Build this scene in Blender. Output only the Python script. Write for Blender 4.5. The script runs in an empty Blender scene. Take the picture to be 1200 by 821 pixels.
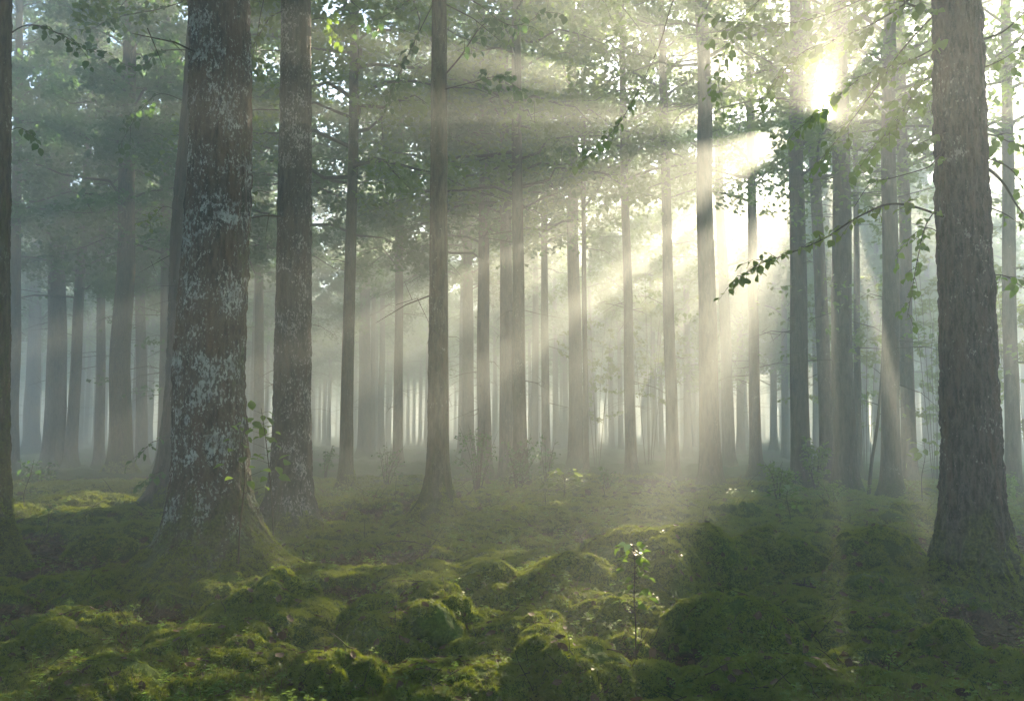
import bpy, math, random
import numpy as np
from mathutils import Vector, Matrix

# ------------------------------------------------------------------ camera, sky, sun, exposure
SC = bpy.context.scene
COL = SC.collection
EYE = 1.5
PITCH = math.radians(5.4)
SUN_EL = math.radians(19.4)
SUN_AZ = math.radians(20.7)          # to the right of the view direction (+Y)

cam = bpy.data.cameras.new('camera')
cam.lens = 30.0
cam.sensor_width = 36.0
cam.clip_start = 0.05
cam.clip_end = 2000.0
camo = bpy.data.objects.new('camera', cam)
camo.location = (0, 0, EYE)
camo.rotation_euler = (math.pi / 2 + PITCH, 0, 0)
COL.objects.link(camo)
SC.camera = camo

world = bpy.data.worlds.new('World')
SC.world = world
world.use_nodes = True
wn = world.node_tree.nodes
wl = world.node_tree.links
wn.clear()
sky = wn.new('ShaderNodeTexSky')
sky.sky_type = 'NISHITA'
sky.sun_disc = False
sky.sun_elevation = SUN_EL
sky.sun_rotation = SUN_AZ
sky.air_density = 1.0
sky.dust_density = 0.3
sky.ozone_density = 3.0
bg = wn.new('ShaderNodeBackground')
bg.inputs['Strength'].default_value = 0.075
wo = wn.new('ShaderNodeOutputWorld')
wl.new(sky.outputs[0], bg.inputs['Color'])
wl.new(bg.outputs[0], wo.inputs['Surface'])

TO_SUN = Vector((math.sin(SUN_AZ) * math.cos(SUN_EL), math.cos(SUN_AZ) * math.cos(SUN_EL), math.sin(SUN_EL)))
sun = bpy.data.lights.new('sun', 'SUN')
sun.energy = 5.0
sun.angle = math.radians(0.5)
sun.color = (1.0, 0.79, 0.53)
suno = bpy.data.objects.new('sun', sun)
suno.rotation_euler = (-TO_SUN).to_track_quat('-Z', 'Y').to_euler()
suno.location = TO_SUN * 60
COL.objects.link(suno)

SC.view_settings.view_transform = 'Standard'
SC.view_settings.look = 'None'
SC.view_settings.exposure = 2.95
SC.view_settings.gamma = 1.0
SC.render.engine = 'CYCLES'
SC.cycles.max_bounces = 8
SC.cycles.diffuse_bounces = 3
SC.cycles.transmission_bounces = 4
SC.cycles.volume_bounces = 3
SC.cycles.use_denoising = True

HAZE_DENSITY = 0.0155
HAZE_ANISO = 0.6
HAZE_TOP = 21.5

rng = np.random.default_rng(11)
random.seed(11)


# ------------------------------------------------------------------ noise helpers
def _hash(ix, iy, iz, seed):
    h = (ix.astype(np.int64) * 374761393 + iy.astype(np.int64) * 668265263 + iz.astype(np.int64) * 2147483647 + seed * 974634533) & 0xFFFFFFFF
    h = ((h ^ (h >> 13)) * 1274126177) & 0xFFFFFFFF
    h = ((h ^ (h >> 16)) * 2246822519) & 0xFFFFFFFF
    h = h ^ (h >> 15)
    return (h & 0xFFFFFF) / float(0x1000000)


def noise3(x, y, z, seed=0):
    """smooth value noise in -1..1"""
    xf, yf, zf = np.floor(x), np.floor(y), np.floor(z)
    fx, fy, fz = x - xf, y - yf, z - zf
    fx = fx * fx * (3 - 2 * fx); fy = fy * fy * (3 - 2 * fy); fz = fz * fz * (3 - 2 * fz)
    r = 0
    for dx in (0, 1):
        wx = fx if dx else 1 - fx
        for dy in (0, 1):
            wy = fy if dy else 1 - fy
            for dz in (0, 1):
                wz = fz if dz else 1 - fz
                r = r + wx * wy * wz * _hash(xf + dx, yf + dy, zf + dz, seed)
    return r * 2 - 1


def noise2(x, y, seed=0):
    xf, yf = np.floor(x), np.floor(y)
    fx, fy = x - xf, y - yf
    fx = fx * fx * (3 - 2 * fx); fy = fy * fy * (3 - 2 * fy)
    z = np.zeros_like(xf)
    h = lambda a, b: _hash(xf + a, yf + b, z, seed)
    return ((h(0, 0) * (1 - fx) + h(1, 0) * fx) * (1 - fy) + (h(0, 1) * (1 - fx) + h(1, 1) * fx) * fy) * 2 - 1


def fbm2(x, y, seed=0, octaves=3):
    r = 0; a = 1; t = 0
    for k in range(octaves):
        r = r + a * noise2(x * 2 ** k, y * 2 ** k, seed + k); t += a; a *= 0.5
    return r / t


def cushions(x, y, cell, seed):
    """union of rounded cushions, 0..1, with creases between them"""
    xs, ys = x / cell, y / cell
    xf, yf = np.floor(xs), np.floor(ys)
    best = np.zeros_like(xs)
    z = np.zeros_like(xf)
    for dx in (-1, 0, 1):
        for dy in (-1, 0, 1):
            cx, cy = xf + dx, yf + dy
            px = cx + 0.15 + 0.7 * _hash(cx, cy, z, seed)
            py = cy + 0.15 + 0.7 * _hash(cx, cy, z + 1, seed)
            r = 0.45 + 0.45 * _hash(cx, cy, z + 2, seed)
            a = 0.35 + 0.65 * _hash(cx, cy, z + 3, seed)
            d2 = ((xs - px) ** 2 + (ys - py) ** 2) / (r * r)
            best = np.maximum(best, a * np.sqrt(np.clip(1 - d2, 0, 1)))
    return best


def smooth(e0, e1, x):
    t = np.clip((x - e0) / (e1 - e0), 0, 1)
    return t * t * (3 - 2 * t)


# ------------------------------------------------------------------ picture measurements -> places in the world
def ray(px, py):
    xc = (px - 600) / 1000.0
    yc = (410.5 - py) / 1000.0
    c, s = math.cos(PITCH), math.sin(PITCH)
    return Vector((xc, c - yc * s, s + yc * c))


def at_depth(px, py, Y):
    d = ray(px, py)
    return Vector((0, 0, EYE)) + d * (Y / d.y)


def on_ground(px, py, z=0.0):
    d = ray(px, py)
    t = (z - EYE) / d.z
    return Vector((0, 0, EYE)) + d * t


# ------------------------------------------------------------------ mesh and object helpers
def mesh_np(name, V, faces, mats=(), smooth_shade=True, mat_idx=None):
    """V (n,3); faces: list of (k,m) index arrays"""
    me = bpy.data.meshes.new(name)
    V = np.asarray(V, dtype=np.float32)
    me.vertices.add(len(V))
    me.vertices.foreach_set('co', V.ravel())
    faces = [np.asarray(f, dtype=np.int32) for f in faces if len(f)]
    nl = sum(f.size for f in faces)
    npoly = sum(len(f) for f in faces)
    me.loops.add(nl)
    me.loops.foreach_set('vertex_index', np.concatenate([f.ravel() for f in faces]))
    me.polygons.add(npoly)
    tot = np.concatenate([np.full(len(f), f.shape[1], dtype=np.int32) for f in faces])
    start = np.concatenate([[0], np.cumsum(tot)[:-1]]).astype(np.int32)
    me.polygons.foreach_set('loop_start', start)
    me.polygons.foreach_set('loop_total', tot)
    if smooth_shade:
        me.polygons.foreach_set('use_smooth', np.ones(npoly, dtype=bool))
    for m in mats:
        me.materials.append(m)
    if mat_idx is not None:
        me.polygons.foreach_set('material_index', np.asarray(mat_idx, dtype=np.int32))
    me.update(calc_edges=True)
    return me


def link(name, data, parent=None, loc=None):
    o = bpy.data.objects.new(name, data)
    COL.objects.link(o)
    if parent is not None:
        o.parent = parent
    if loc is not None:
        o.location = loc
    return o


def tag(o, label=None, cat=None, group=None, kind=None):
    if label: o['label'] = label
    if cat: o['category'] = cat
    if group: o['group'] = group
    if kind: o['kind'] = kind
    return o


class MB:
    """collects pieces of one mesh"""
    def __init__(self):
        self.V = []; self.F4 = []; self.F3 = []; self.n = 0

    def add(self, V, F4=None, F3=None):
        V = np.asarray(V, dtype=np.float64)
        if F4 is not None and len(F4): self.F4.append(np.asarray(F4) + self.n)
        if F3 is not None and len(F3): self.F3.append(np.asarray(F3) + self.n)
        self.V.append(V); self.n += len(V)

    def tube(self, pts, radii, seg=5):
        pts = np.asarray(pts, dtype=np.float64)
        n = len(pts)
        radii = np.broadcast_to(np.asarray(radii, dtype=np.float64), (n,))
        t = np.gradient(pts, axis=0)
        t /= np.linalg.norm(t, axis=1, keepdims=True) + 1e-9
        ref = np.where(np.abs(t[:, 2:3]) > 0.9, np.array([[1.0, 0, 0]]), np.array([[0, 0, 1.0]]))
        u = np.cross(t, ref); u /= np.linalg.norm(u, axis=1, keepdims=True) + 1e-9
        v = np.cross(t, u)
        a = np.arange(seg) * 2 * math.pi / seg
        V = pts[:, None, :] + radii[:, None, None] * (np.cos(a)[None, :, None] * u[:, None, :] + np.sin(a)[None, :, None] * v[:, None, :])
        V = V.reshape(-1, 3)
        i, j = np.meshgrid(np.arange(n - 1), np.arange(seg), indexing='ij')
        j2 = (j + 1) % seg
        F = np.stack([i * seg + j, i * seg + j2, (i + 1) * seg + j2, (i + 1) * seg + j], -1).reshape(-1, 4)
        self.add(V, F)

    def mesh(self, name, mats, smooth_shade=True):
        V = np.concatenate(self.V)
        fs = []
        if self.F4: fs.append(np.concatenate(self.F4))
        if self.F3: fs.append(np.concatenate(self.F3))
        return mesh_np(name, V, fs, mats, smooth_shade)


# ------------------------------------------------------------------ materials
def new_mat(name):
    m = bpy.data.materials.new(name)
    m.use_nodes = True
    nt = m.node_tree
    nt.nodes.clear()
    out = nt.nodes.new('ShaderNodeOutputMaterial')
    return m, nt, out


def nd(nt, typ, **kw):
    n = nt.nodes.new(typ)
    for k, v in kw.items():
        if k.startswith('i_'):
            n.inputs[k[2:].replace('_', ' ')].default_value = v
        else:
            setattr(n, k, v)
    return n


def mix_col(nt, fac, a, b):
    n = nt.nodes.new('ShaderNodeMix')
    n.data_type = 'RGBA'
    for idx, s in ((0, fac), (6, a), (7, b)):
        if isinstance(s, (int, float)): n.inputs[idx].default_value = s
        elif isinstance(s, tuple): n.inputs[idx].default_value = (*s, 1)
        else: nt.links.new(s, n.inputs[idx])
    return n.outputs[2]


def math_n(nt, op, a, b=None, c=None, clamp=False):
    n = nt.nodes.new('ShaderNodeMath'); n.operation = op; n.use_clamp = clamp
    for k, s in enumerate((a, b, c)):
        if s is None: continue
        if isinstance(s, (int, float)): n.inputs[k].default_value = s
        else: nt.links.new(s, n.inputs[k])
    return n.outputs[0]


def ramp(nt, val, lo, hi):
    n = nt.nodes.new('ShaderNodeMapRange'); n.interpolation_type = 'SMOOTHSTEP'
    nt.links.new(val, n.inputs[0])
    n.inputs[1].default_value = lo; n.inputs[2].default_value = hi
    return n.outputs[0]


def noise_n(nt, vec, scale, detail=3.0, rough=0.55):
    n = nt.nodes.new('ShaderNodeTexNoise')
    n.inputs['Scale'].default_value = scale
    n.inputs['Detail'].default_value = detail
    n.inputs['Roughness'].default_value = rough
    nt.links.new(vec, n.inputs['Vector'])
    return n.outputs[0]


def scaled(nt, vec, s, offset=None):
    n = nt.nodes.new('ShaderNodeMapping')
    n.inputs['Scale'].default_value = s
    nt.links.new(vec, n.inputs['Vector'])
    if offset is not None:
        nt.links.new(offset, n.inputs['Location'])
    return n.outputs[0]


def bark_material(name, dark, mid, lichen, lichen_amount, moss_height, bump=0.6, plate=22.0, side_moss=0.0):
    m, nt, out = new_mat(name)
    tc = nd(nt, 'ShaderNodeTexCoord')
    oi = nd(nt, 'ShaderNodeObjectInfo')
    cmb = nd(nt, 'ShaderNodeCombineXYZ')
    for k in range(3):
        nt.links.new(math_n(nt, 'MULTIPLY', oi.outputs['Random'], 17.3 * (k + 1)), cmb.inputs[k])
    v = scaled(nt, tc.outputs['Object'], (1, 1, 1), cmb.outputs[0])
    vs = scaled(nt, v, (1, 1, 0.22))
    vl = scaled(nt, v, (1, 1, 0.55))
    n1 = noise_n(nt, vs, plate, 5, 0.62)
    n2 = noise_n(nt, vs, plate * 0.3, 3, 0.55)
    n3 = noise_n(nt, v, 70, 3, 0.6)
    hgt = math_n(nt, 'ADD', math_n(nt, 'MULTIPLY', n1, 0.75), math_n(nt, 'MULTIPLY', n3, 0.25))
    col = mix_col(nt, ramp(nt, hgt, 0.36, 0.62), dark, mid)
    red = tuple(c * f for c, f in zip(mid, (1.15, 0.82, 0.66)))
    col = mix_col(nt, math_n(nt, 'MULTIPLY', ramp(nt, n2, 0.45, 0.7), 0.6), col, red)
    # crusts of pale lichen
    la = noise_n(nt, vl, 38, 5, 0.7)
    lb = noise_n(nt, v, 3.1, 3, 0.6)
    lf = ramp(nt, math_n(nt, 'ADD', la, math_n(nt, 'MULTIPLY', math_n(nt, 'SUBTRACT', lb, 0.5), 0.55)), 0.66 - lichen_amount, 0.72 - lichen_amount)
    lc = mix_col(nt, ramp(nt, noise_n(nt, v, 9, 2), 0.4, 0.6), lichen, tuple(c * 0.62 for c in lichen))
    col = mix_col(nt, math_n(nt, 'MULTIPLY', lf, 0.85), col, lc)
    # moss climbing from the foot
    sep = nd(nt, 'ShaderNodeSeparateXYZ'); nt.links.new(tc.outputs['Object'], sep.inputs[0])
    mz = math_n(nt, 'ADD', sep.outputs[2], math_n(nt, 'MULTIPLY', math_n(nt, 'SUBTRACT', noise_n(nt, vs, 7, 4, 0.65), 0.5), -2.6 * moss_height))
    mf = math_n(nt, 'SUBTRACT', 1.0, ramp(nt, mz, moss_height * 0.25, moss_height * 1.1))
    if side_moss:
        sx = ramp(nt, math_n(nt, 'ADD', math_n(nt, 'MULTIPLY', sep.outputs[0], 1.0), math_n(nt, 'MULTIPLY', math_n(nt, 'SUBTRACT', noise_n(nt, vs, 9, 4, 0.65), 0.5), 1.0)), side_moss, side_moss + 0.16)
        mf = math_n(nt, 'MAXIMUM', mf, math_n(nt, 'MULTIPLY', sx, 0.8))
    mc = mix_col(nt, ramp(nt, noise_n(nt, v, 40, 3), 0.35, 0.7), (0.018, 0.028, 0.005), (0.085, 0.11, 0.014))
    col = mix_col(nt, math_n(nt, 'MULTIPLY', mf, 0.92), col, mc)
    b = nd(nt, 'ShaderNodeBump'); b.inputs['Strength'].default_value = bump; b.inputs['Distance'].default_value = 0.03
    nt.links.new(hgt, b.inputs['Height'])
    p = nd(nt, 'ShaderNodeBsdfPrincipled')
    nt.links.new(col, p.inputs['Base Color'])
    p.inputs['Roughness'].default_value = 0.9
    p.inputs['Specular IOR Level'].default_value = 0.25
    nt.links.new(b.outputs[0], p.inputs['Normal'])
    nt.links.new(p.outputs[0], out.inputs['Surface'])
    return m


def leaf_material(name, c1, c2, trans=0.5, tcol=None, rough=0.5, per_piece=True):
    m, nt, out = new_mat(name)
    geo = nd(nt, 'ShaderNodeNewGeometry')
    oi = nd(nt, 'ShaderNodeObjectInfo')
    f = math_n(nt, 'FRACT', math_n(nt, 'ADD', geo.outputs['Random Per Island'], oi.outputs['Random'])) if per_piece else oi.outputs['Random']
    col = mix_col(nt, f, c1, c2)
    d = nd(nt, 'ShaderNodeBsdfPrincipled')
    nt.links.new(col, d.inputs['Base Color'])
    d.inputs['Roughness'].default_value = rough
    d.inputs['Specular IOR Level'].default_value = 0.3
    t = nd(nt, 'ShaderNodeBsdfTranslucent')
    tc = mix_col(nt, f, tuple(x * 2.0 for x in (tcol or c1)), tuple(x * 2.0 for x in (tcol or c2)))
    nt.links.new(tc, t.inputs['Color'])
    mx = nd(nt, 'ShaderNodeMixShader'); mx.inputs[0].default_value = trans
    nt.links.new(d.outputs[0], mx.inputs[1]); nt.links.new(t.outputs[0], mx.inputs[2])
    nt.links.new(mx.outputs[0], out.inputs['Surface'])
    return m


def ground_material():
    m, nt, out = new_mat('forest floor')
    tc = nd(nt, 'ShaderNodeTexCoord')
    at = nd(nt, 'ShaderNodeAttribute'); at.attribute_name = 'moss'
    v = tc.outputs['Object']
    n1 = noise_n(nt, v, 9, 4, 0.6); n2 = noise_n(nt, v, 45, 4, 0.65); n3 = noise_n(nt, v, 1.3, 3)
    litter = mix_col(nt, ramp(nt, n2, 0.35, 0.68), (0.018, 0.012, 0.008), (0.115, 0.068, 0.038))
    litter = mix_col(nt, ramp(nt, n1, 0.5, 0.75), litter, (0.05, 0.028, 0.016))
    moss = mix_col(nt, ramp(nt, n2, 0.3, 0.7), (0.022, 0.048, 0.006), (0.08, 0.125, 0.014))
    moss = mix_col(nt, math_n(nt, 'MULTIPLY', ramp(nt, n3, 0.4, 0.65), 0.5), moss, (0.05, 0.075, 0.018))
    f = ramp(nt, math_n(nt, 'ADD', at.outputs['Fac'], math_n(nt, 'MULTIPLY', math_n(nt, 'SUBTRACT', n1, 0.5), 0.8)), 0.35, 0.6)
    col = mix_col(nt, f, litter, moss)
    b = nd(nt, 'ShaderNodeBump'); b.inputs['Strength'].default_value = 0.7; b.inputs['Distance'].default_value = 0.03
    nt.links.new(n2, b.inputs['Height'])
    p = nd(nt, 'ShaderNodeBsdfPrincipled')
    nt.links.new(col, p.inputs['Base Color']); p.inputs['Roughness'].default_value = 0.95
    p.inputs['Specular IOR Level'].default_value = 0.15
    nt.links.new(b.outputs[0], p.inputs['Normal'])
    nt.links.new(p.outputs[0], out.inputs['Surface'])
    return m


def mound_material():
    m, nt, out = new_mat('moss cushion')
    tc = nd(nt, 'ShaderNodeTexCoord')
    v = tc.outputs['Object']
    n1 = noise_n(nt, v, 7, 4, 0.6); n2 = noise_n(nt, v, 60, 4, 0.65)
    moss = mix_col(nt, ramp(nt, n2, 0.3, 0.7), (0.022, 0.048, 0.006), (0.08, 0.125, 0.014))
    col = mix_col(nt, math_n(nt, 'MULTIPLY', ramp(nt, n1, 0.58, 0.72), 0.8), moss, (0.045, 0.028, 0.014))
    b = nd(nt, 'ShaderNodeBump'); b.inputs['Strength'].default_value = 0.8; b.inputs['Distance'].default_value = 0.02
    nt.links.new(n2, b.inputs['Height'])
    p = nd(nt, 'ShaderNodeBsdfPrincipled')
    nt.links.new(col, p.inputs['Base Color']); p.inputs['Roughness'].default_value = 0.95
    p.inputs['Specular IOR Level'].default_value = 0.15
    nt.links.new(b.outputs[0], p.inputs['Normal'])
    nt.links.new(p.outputs[0], out.inputs['Surface'])
    return m


M_LICHEN = bark_material('bark crusted with blue grey lichen', (0.014, 0.011, 0.008), (0.088, 0.068, 0.05), (0.38, 0.42, 0.39), 0.12, 0.8, 0.8, 20, 0.27)
M_PALE = bark_material('bark with pale flakes', (0.016, 0.013, 0.011), (0.085, 0.07, 0.056), (0.38, 0.36, 0.33), 0.105, 0.55, 0.7, 24)
M_BROWN = bark_material('dark purplish brown bark', (0.012, 0.009, 0.009), (0.098, 0.078, 0.074), (0.30, 0.29, 0.27), 0.045, 0.7, 1.2, 28)
M_MOSSY = bark_material('bark green with moss', (0.028, 0.023, 0.015), (0.11, 0.09, 0.058), (0.3, 0.31, 0.25), 0.03, 0.9, 0.7, 22, 0.12)
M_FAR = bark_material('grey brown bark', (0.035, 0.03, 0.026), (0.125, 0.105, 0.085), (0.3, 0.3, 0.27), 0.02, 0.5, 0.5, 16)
M_TWIG = bark_material('twig bark', (0.02, 0.016, 0.012), (0.075, 0.058, 0.042), (0.2, 0.2, 0.17), -0.05, 0.01, 0.3, 30)
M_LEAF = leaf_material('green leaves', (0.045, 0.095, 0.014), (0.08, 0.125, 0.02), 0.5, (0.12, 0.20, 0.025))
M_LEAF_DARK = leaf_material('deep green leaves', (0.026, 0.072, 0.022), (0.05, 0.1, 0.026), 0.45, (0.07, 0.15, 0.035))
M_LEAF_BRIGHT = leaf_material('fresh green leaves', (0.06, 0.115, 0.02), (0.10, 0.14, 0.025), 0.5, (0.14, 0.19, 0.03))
M_LEAF_PALE = leaf_material('pale leaf', (0.24, 0.33, 0.18), (0.19, 0.29, 0.14), 0.35, (0.12, 0.18, 0.07))
M_MOSS = leaf_material('moss shoots', (0.046, 0.100, 0.009), (0.125, 0.165, 0.016), 0.45, (0.14, 0.175, 0.012), 0.7, False)
M_LITTER = leaf_material('fallen leaves', (0.04, 0.022, 0.012), (0.12, 0.07, 0.038), 0.1, (0.06, 0.03, 0.015), 0.7, False)
M_BLADE = leaf_material('grass blades', (0.05, 0.09, 0.02), (0.12, 0.15, 0.05), 0.4, (0.1, 0.14, 0.03))
M_WHITE = leaf_material('bleached blade', (0.42, 0.46, 0.46), (0.5, 0.52, 0.5), 0.2, (0.2, 0.2, 0.2))
M_GROUND = ground_material()
M_MOUND = mound_material()

# ------------------------------------------------------------------ the forest floor
# bare patches of leaf litter (picture place, half width, half depth in metres)
LITTER = [(436, 672, 0.7, 1.0), (405, 712, 0.35, 0.25), (1165, 745, 0.8, 1.0), (1080, 790, 0.5, 0.4), (775, 785, 0.35, 0.35), (60, 675, 1.1, 0.9),
          (150, 735, 0.5, 0.35), (850, 790, 0.4, 0.25), (995, 640, 0.5, 0.6), (660, 630, 0.5, 0.7), (1190, 640, 1.2, 2.0), (520, 590, 0.7, 2.0), (690, 640, .35, .5)]
LITTER_W = [(on_ground(a, b), c, d) for a, b, c, d in LITTER]


def litter_mask(x, y):
    m = np.zeros_like(x)
    wob = 0.35 * noise2(x * 2.3, y * 2.3, 91) + 0.2 * noise2(x * 7, y * 7, 92)
    for p, a, b in LITTER_W:
        d = np.sqrt(((x - p.x) / a) ** 2 + ((y - p.y) / b) ** 2) + wob
        m = np.maximum(m, 1 - smooth(0.75, 1.15, d))
    g = fbm2(x / 1.7, y / 1.7, 77, 3) + 0.18 * noise2(x * 6, y * 6, 79)
    return np.maximum(m, smooth(0.17, 0.34, g))


def ground_h(x, y, lm=None):
    if lm is None:
        lm = litter_mask(x, y)
    r = np.hypot(x, y)
    big = 0.10 * noise2(x / 4.1 + 3.3, y / 4.1, 5) + 0.05 * noise2(x / 1.6, y / 1.6, 6)
    wx = x + 0.12 * noise2(x * 2.1, y * 2.1, 31); wy = y + 0.12 * noise2(x * 2.1, y * 2.1, 32)
    cu = 0.18 * cushions(wx, wy, 1.15, 8) + 0.12 * cushions(wx, wy, 0.5, 9) + 0.06 * cushions(wx, wy, 0.26, 10)
    fine = 0.012 * noise2(x * 9, y * 9, 12) + 0.006 * noise2(x * 23, y * 23, 13)
    far = 0.35 * noise2(x / 19.0, y / 19.0, 15) * smooth(18, 45, r)
    return big * 0.8 + cu * (1 - 0.75 * lm) + fine - 0.09 + far


def gh(x, y):
    return float(ground_h(np.array([x], dtype=float), np.array([y], dtype=float))[0])


rr = np.concatenate([[0.0], np.geomspace(0.5, 3.2, 20)[:-1], np.geomspace(3.2, 40, 330)[:-1], np.geomspace(40, 330, 60)])
half = math.radians(40)
aa = np.concatenate([np.linspace(-half, half, 430), np.linspace(half, 2 * math.pi - half, 90)[1:-1]])
R_, A_ = np.meshgrid(rr, aa, indexing='ij')
GX, GY = R_ * np.sin(A_), R_ * np.cos(A_)
LM = litter_mask(GX, GY)
GZ = ground_h(GX, GY, LM)
nr, na = GX.shape
i, j = np.meshgrid(np.arange(nr - 1), np.arange(na), indexing='ij')
j2 = (j + 1) % na
F = np.stack([i * na + j, (i + 1) * na + j, (i + 1) * na + j2, i * na + j2], -1).reshape(-1, 4)[:, ::-1]
gme = mesh_np('forest_floor', np.stack([GX, GY, GZ], -1).reshape(-1, 3), [F], [M_GROUND])
a = gme.attributes.new('moss', 'FLOAT', 'POINT')
a.data.foreach_set('value', (1 - LM).ravel().astype(np.float32))
ground = tag(link('forest_floor', gme), 'undulating forest floor of moss cushions and brown leaf litter', 'ground', kind='structure')


# ------------------------------------------------------------------ instanced ground cover (geometry nodes on points)
def proto_object(name, me):
    return bpy.data.objects.new(name, me)


def tuft_mesh(name, n, spread, hgt, w, seed, mat):
    r = np.random.default_rng(seed)
    V = []; F = []
    for k in range(n):
        a0 = r.uniform(0, 2 * math.pi); d = spread * math.sqrt(r.uniform()); b = np.array([d * math.cos(a0), d * math.sin(a0), -0.004])
        a1 = a0 + r.normal(0, 0.8); lean = r.uniform(0.25, 1.1)
        h = hgt * r.uniform(0.6, 1.25)
        dirv = np.array([math.cos(a1) * lean, math.sin(a1) * lean, 1.0]); dirv /= np.linalg.norm(dirv)
        side = np.array([-math.sin(a1 + r.normal(0, .6)), math.cos(a1), 0]) * w
        midp = b + dirv * h * 0.55
        tip = b + dirv * h + np.array([math.cos(a1), math.sin(a1), -0.5]) * h * 0.35
        q = len(V)
        V += [b - side * .5, b + side * .5, midp + side, midp - side, tip]
        F += [(q, q + 1, q + 2), (q, q + 2, q + 3), (q + 3, q + 2, q + 4)]
    return mesh_np(name, np.array(V), [np.array(F)], [mat])


def scatter_group(name, protos):
    ng = bpy.data.node_groups.new(name, 'GeometryNodeTree')
    ng.interface.new_socket('Geometry', in_out='INPUT', socket_type='NodeSocketGeometry')
    ng.interface.new_socket('Geometry', in_out='OUTPUT', socket_type='NodeSocketGeometry')
    N = ng.nodes; L = ng.links
    gi = N.new('NodeGroupInput'); go = N.new('NodeGroupOutput')
    join = N.new('GeometryNodeJoinGeometry')
    def attr(nm, t):
        n = N.new('GeometryNodeInputNamedAttribute'); n.data_type = t; n.inputs['Name'].default_value = nm; return n.outputs['Attribute']
    kind = attr('variant', 'INT')
    for k, p in enumerate(protos):
        cmp_ = N.new('FunctionNodeCompare'); cmp_.data_type = 'INT'; cmp_.operation = 'EQUAL'
        L.new(kind, cmp_.inputs[2]); cmp_.inputs[3].default_value = k
        oi = N.new('GeometryNodeObjectInfo'); oi.inputs['Object'].default_value = p; oi.inputs['As Instance'].default_value = True
        ip = N.new('GeometryNodeInstanceOnPoints')
        e2r = N.new('FunctionNodeEulerToRotation')
        L.new(attr('rot', 'FLOAT_VECTOR'), e2r.inputs[0])
        L.new(gi.outputs[0], ip.inputs['Points']); L.new(cmp_.outputs[0], ip.inputs['Selection'])
        L.new(oi.outputs['Geometry'], ip.inputs['Instance']); L.new(e2r.outputs[0], ip.inputs['Rotation'])
        L.new(attr('size', 'FLOAT'), ip.inputs['Scale'])
        L.new(ip.outputs[0], join.inputs[0])
    L.new(join.outputs[0], go.inputs[0])
    return ng


def scatter(name, P, Nrm, size, nvar, group, parent=None, rs=None):
    """a cloud of points that carries one tuft each; Nrm = surface normals"""
    n = len(P)
    me = bpy.data.meshes.new(name)
    me.vertices.add(n)
    me.vertices.foreach_set('co', np.asarray(P, dtype=np.float32).ravel())
    spin = rs.uniform(0, 2 * math.pi, n)
    nx, ny, nz = Nrm[:, 0], Nrm[:, 1], np.clip(Nrm[:, 2], -1, 1)
    # R = Rz(phi) Ry(theta) Rz(spin)  ->  euler XYZ
    th = np.arccos(nz); ph = np.arctan2(ny, nx)
    ct, st, cp, sp, cs, ss = np.cos(th), np.sin(th), np.cos(ph), np.sin(ph), np.cos(spin), np.sin(spin)
    m00 = cp * ct * cs - sp * ss; m10 = sp * ct * cs + cp * ss; m20 = -st * cs
    m21 = st * ss; m22 = ct
    eul = np.stack([np.arctan2(m21, m22), -np.arcsin(np.clip(m20, -1, 1)), np.arctan2(m10, m00)], -1)
    at = me.attributes.new('rot', 'FLOAT_VECTOR', 'POINT'); at.data.foreach_set('vector', eul.astype(np.float32).ravel())
    at = me.attributes.new('size', 'FLOAT', 'POINT'); at.data.foreach_set('value', size.astype(np.float32))
    at = me.attributes.new('variant', 'INT', 'POINT'); at.data.foreach_set('value', rs.integers(0, nvar, n).astype(np.int32))
    o = link(name, me, parent)
    md = o.modifiers.new('scatter', 'NODES'); md.node_group = group
    o['kind'] = 'stuff'
    return o


MOSS_GROUP = scatter_group('moss scatter', [proto_object('moss_tuft', tuft_mesh('moss_tuft', 16, 0.022, 0.026, 0.0022, s, M_MOSS)) for s in (1, 2, 3)])


def normals_of(fn, x, y, e=0.03):
    dx = (fn(x + e, y) - fn(x - e, y)) / (2 * e); dy = (fn(x, y + e) - fn(x, y - e)) / (2 * e)
    n = np.stack([-dx, -dy, np.ones_like(dx)], -1)
    return n / np.linalg.norm(n, axis=1, keepdims=True)


def floor_points(n, d0, d1, r_):
    # spread so that the cover looks equally dense at every distance
    d = np.exp(r_.uniform(math.log(d0), math.log(d1), n))
    ang = r_.uniform(-math.radians(36), math.radians(36), n)
    return d * np.sin(ang), d * np.cos(ang)


rs = np.random.default_rng(5)
x, y = floor_points(230000, 3.6, 26, rs)
lm = litter_mask(x, y)
keep = rs.uniform(size=len(x)) > lm * 0.93 + 0.02
x, y, lm = x[keep], y[keep], lm[keep]
z = ground_h(x, y, lm)
d = np.hypot(x, y)
P = np.stack([x, y, z], -1)
moss = scatter('moss', P, normals_of(ground_h, x, y), (0.55 + 0.55 * rs.uniform(size=len(x))) * np.maximum(1, d / 6.5) ** 0.9, 3, MOSS_GROUP, None, rs)
tag(moss, 'low green moss shoots covering the forest floor', 'moss')


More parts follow.
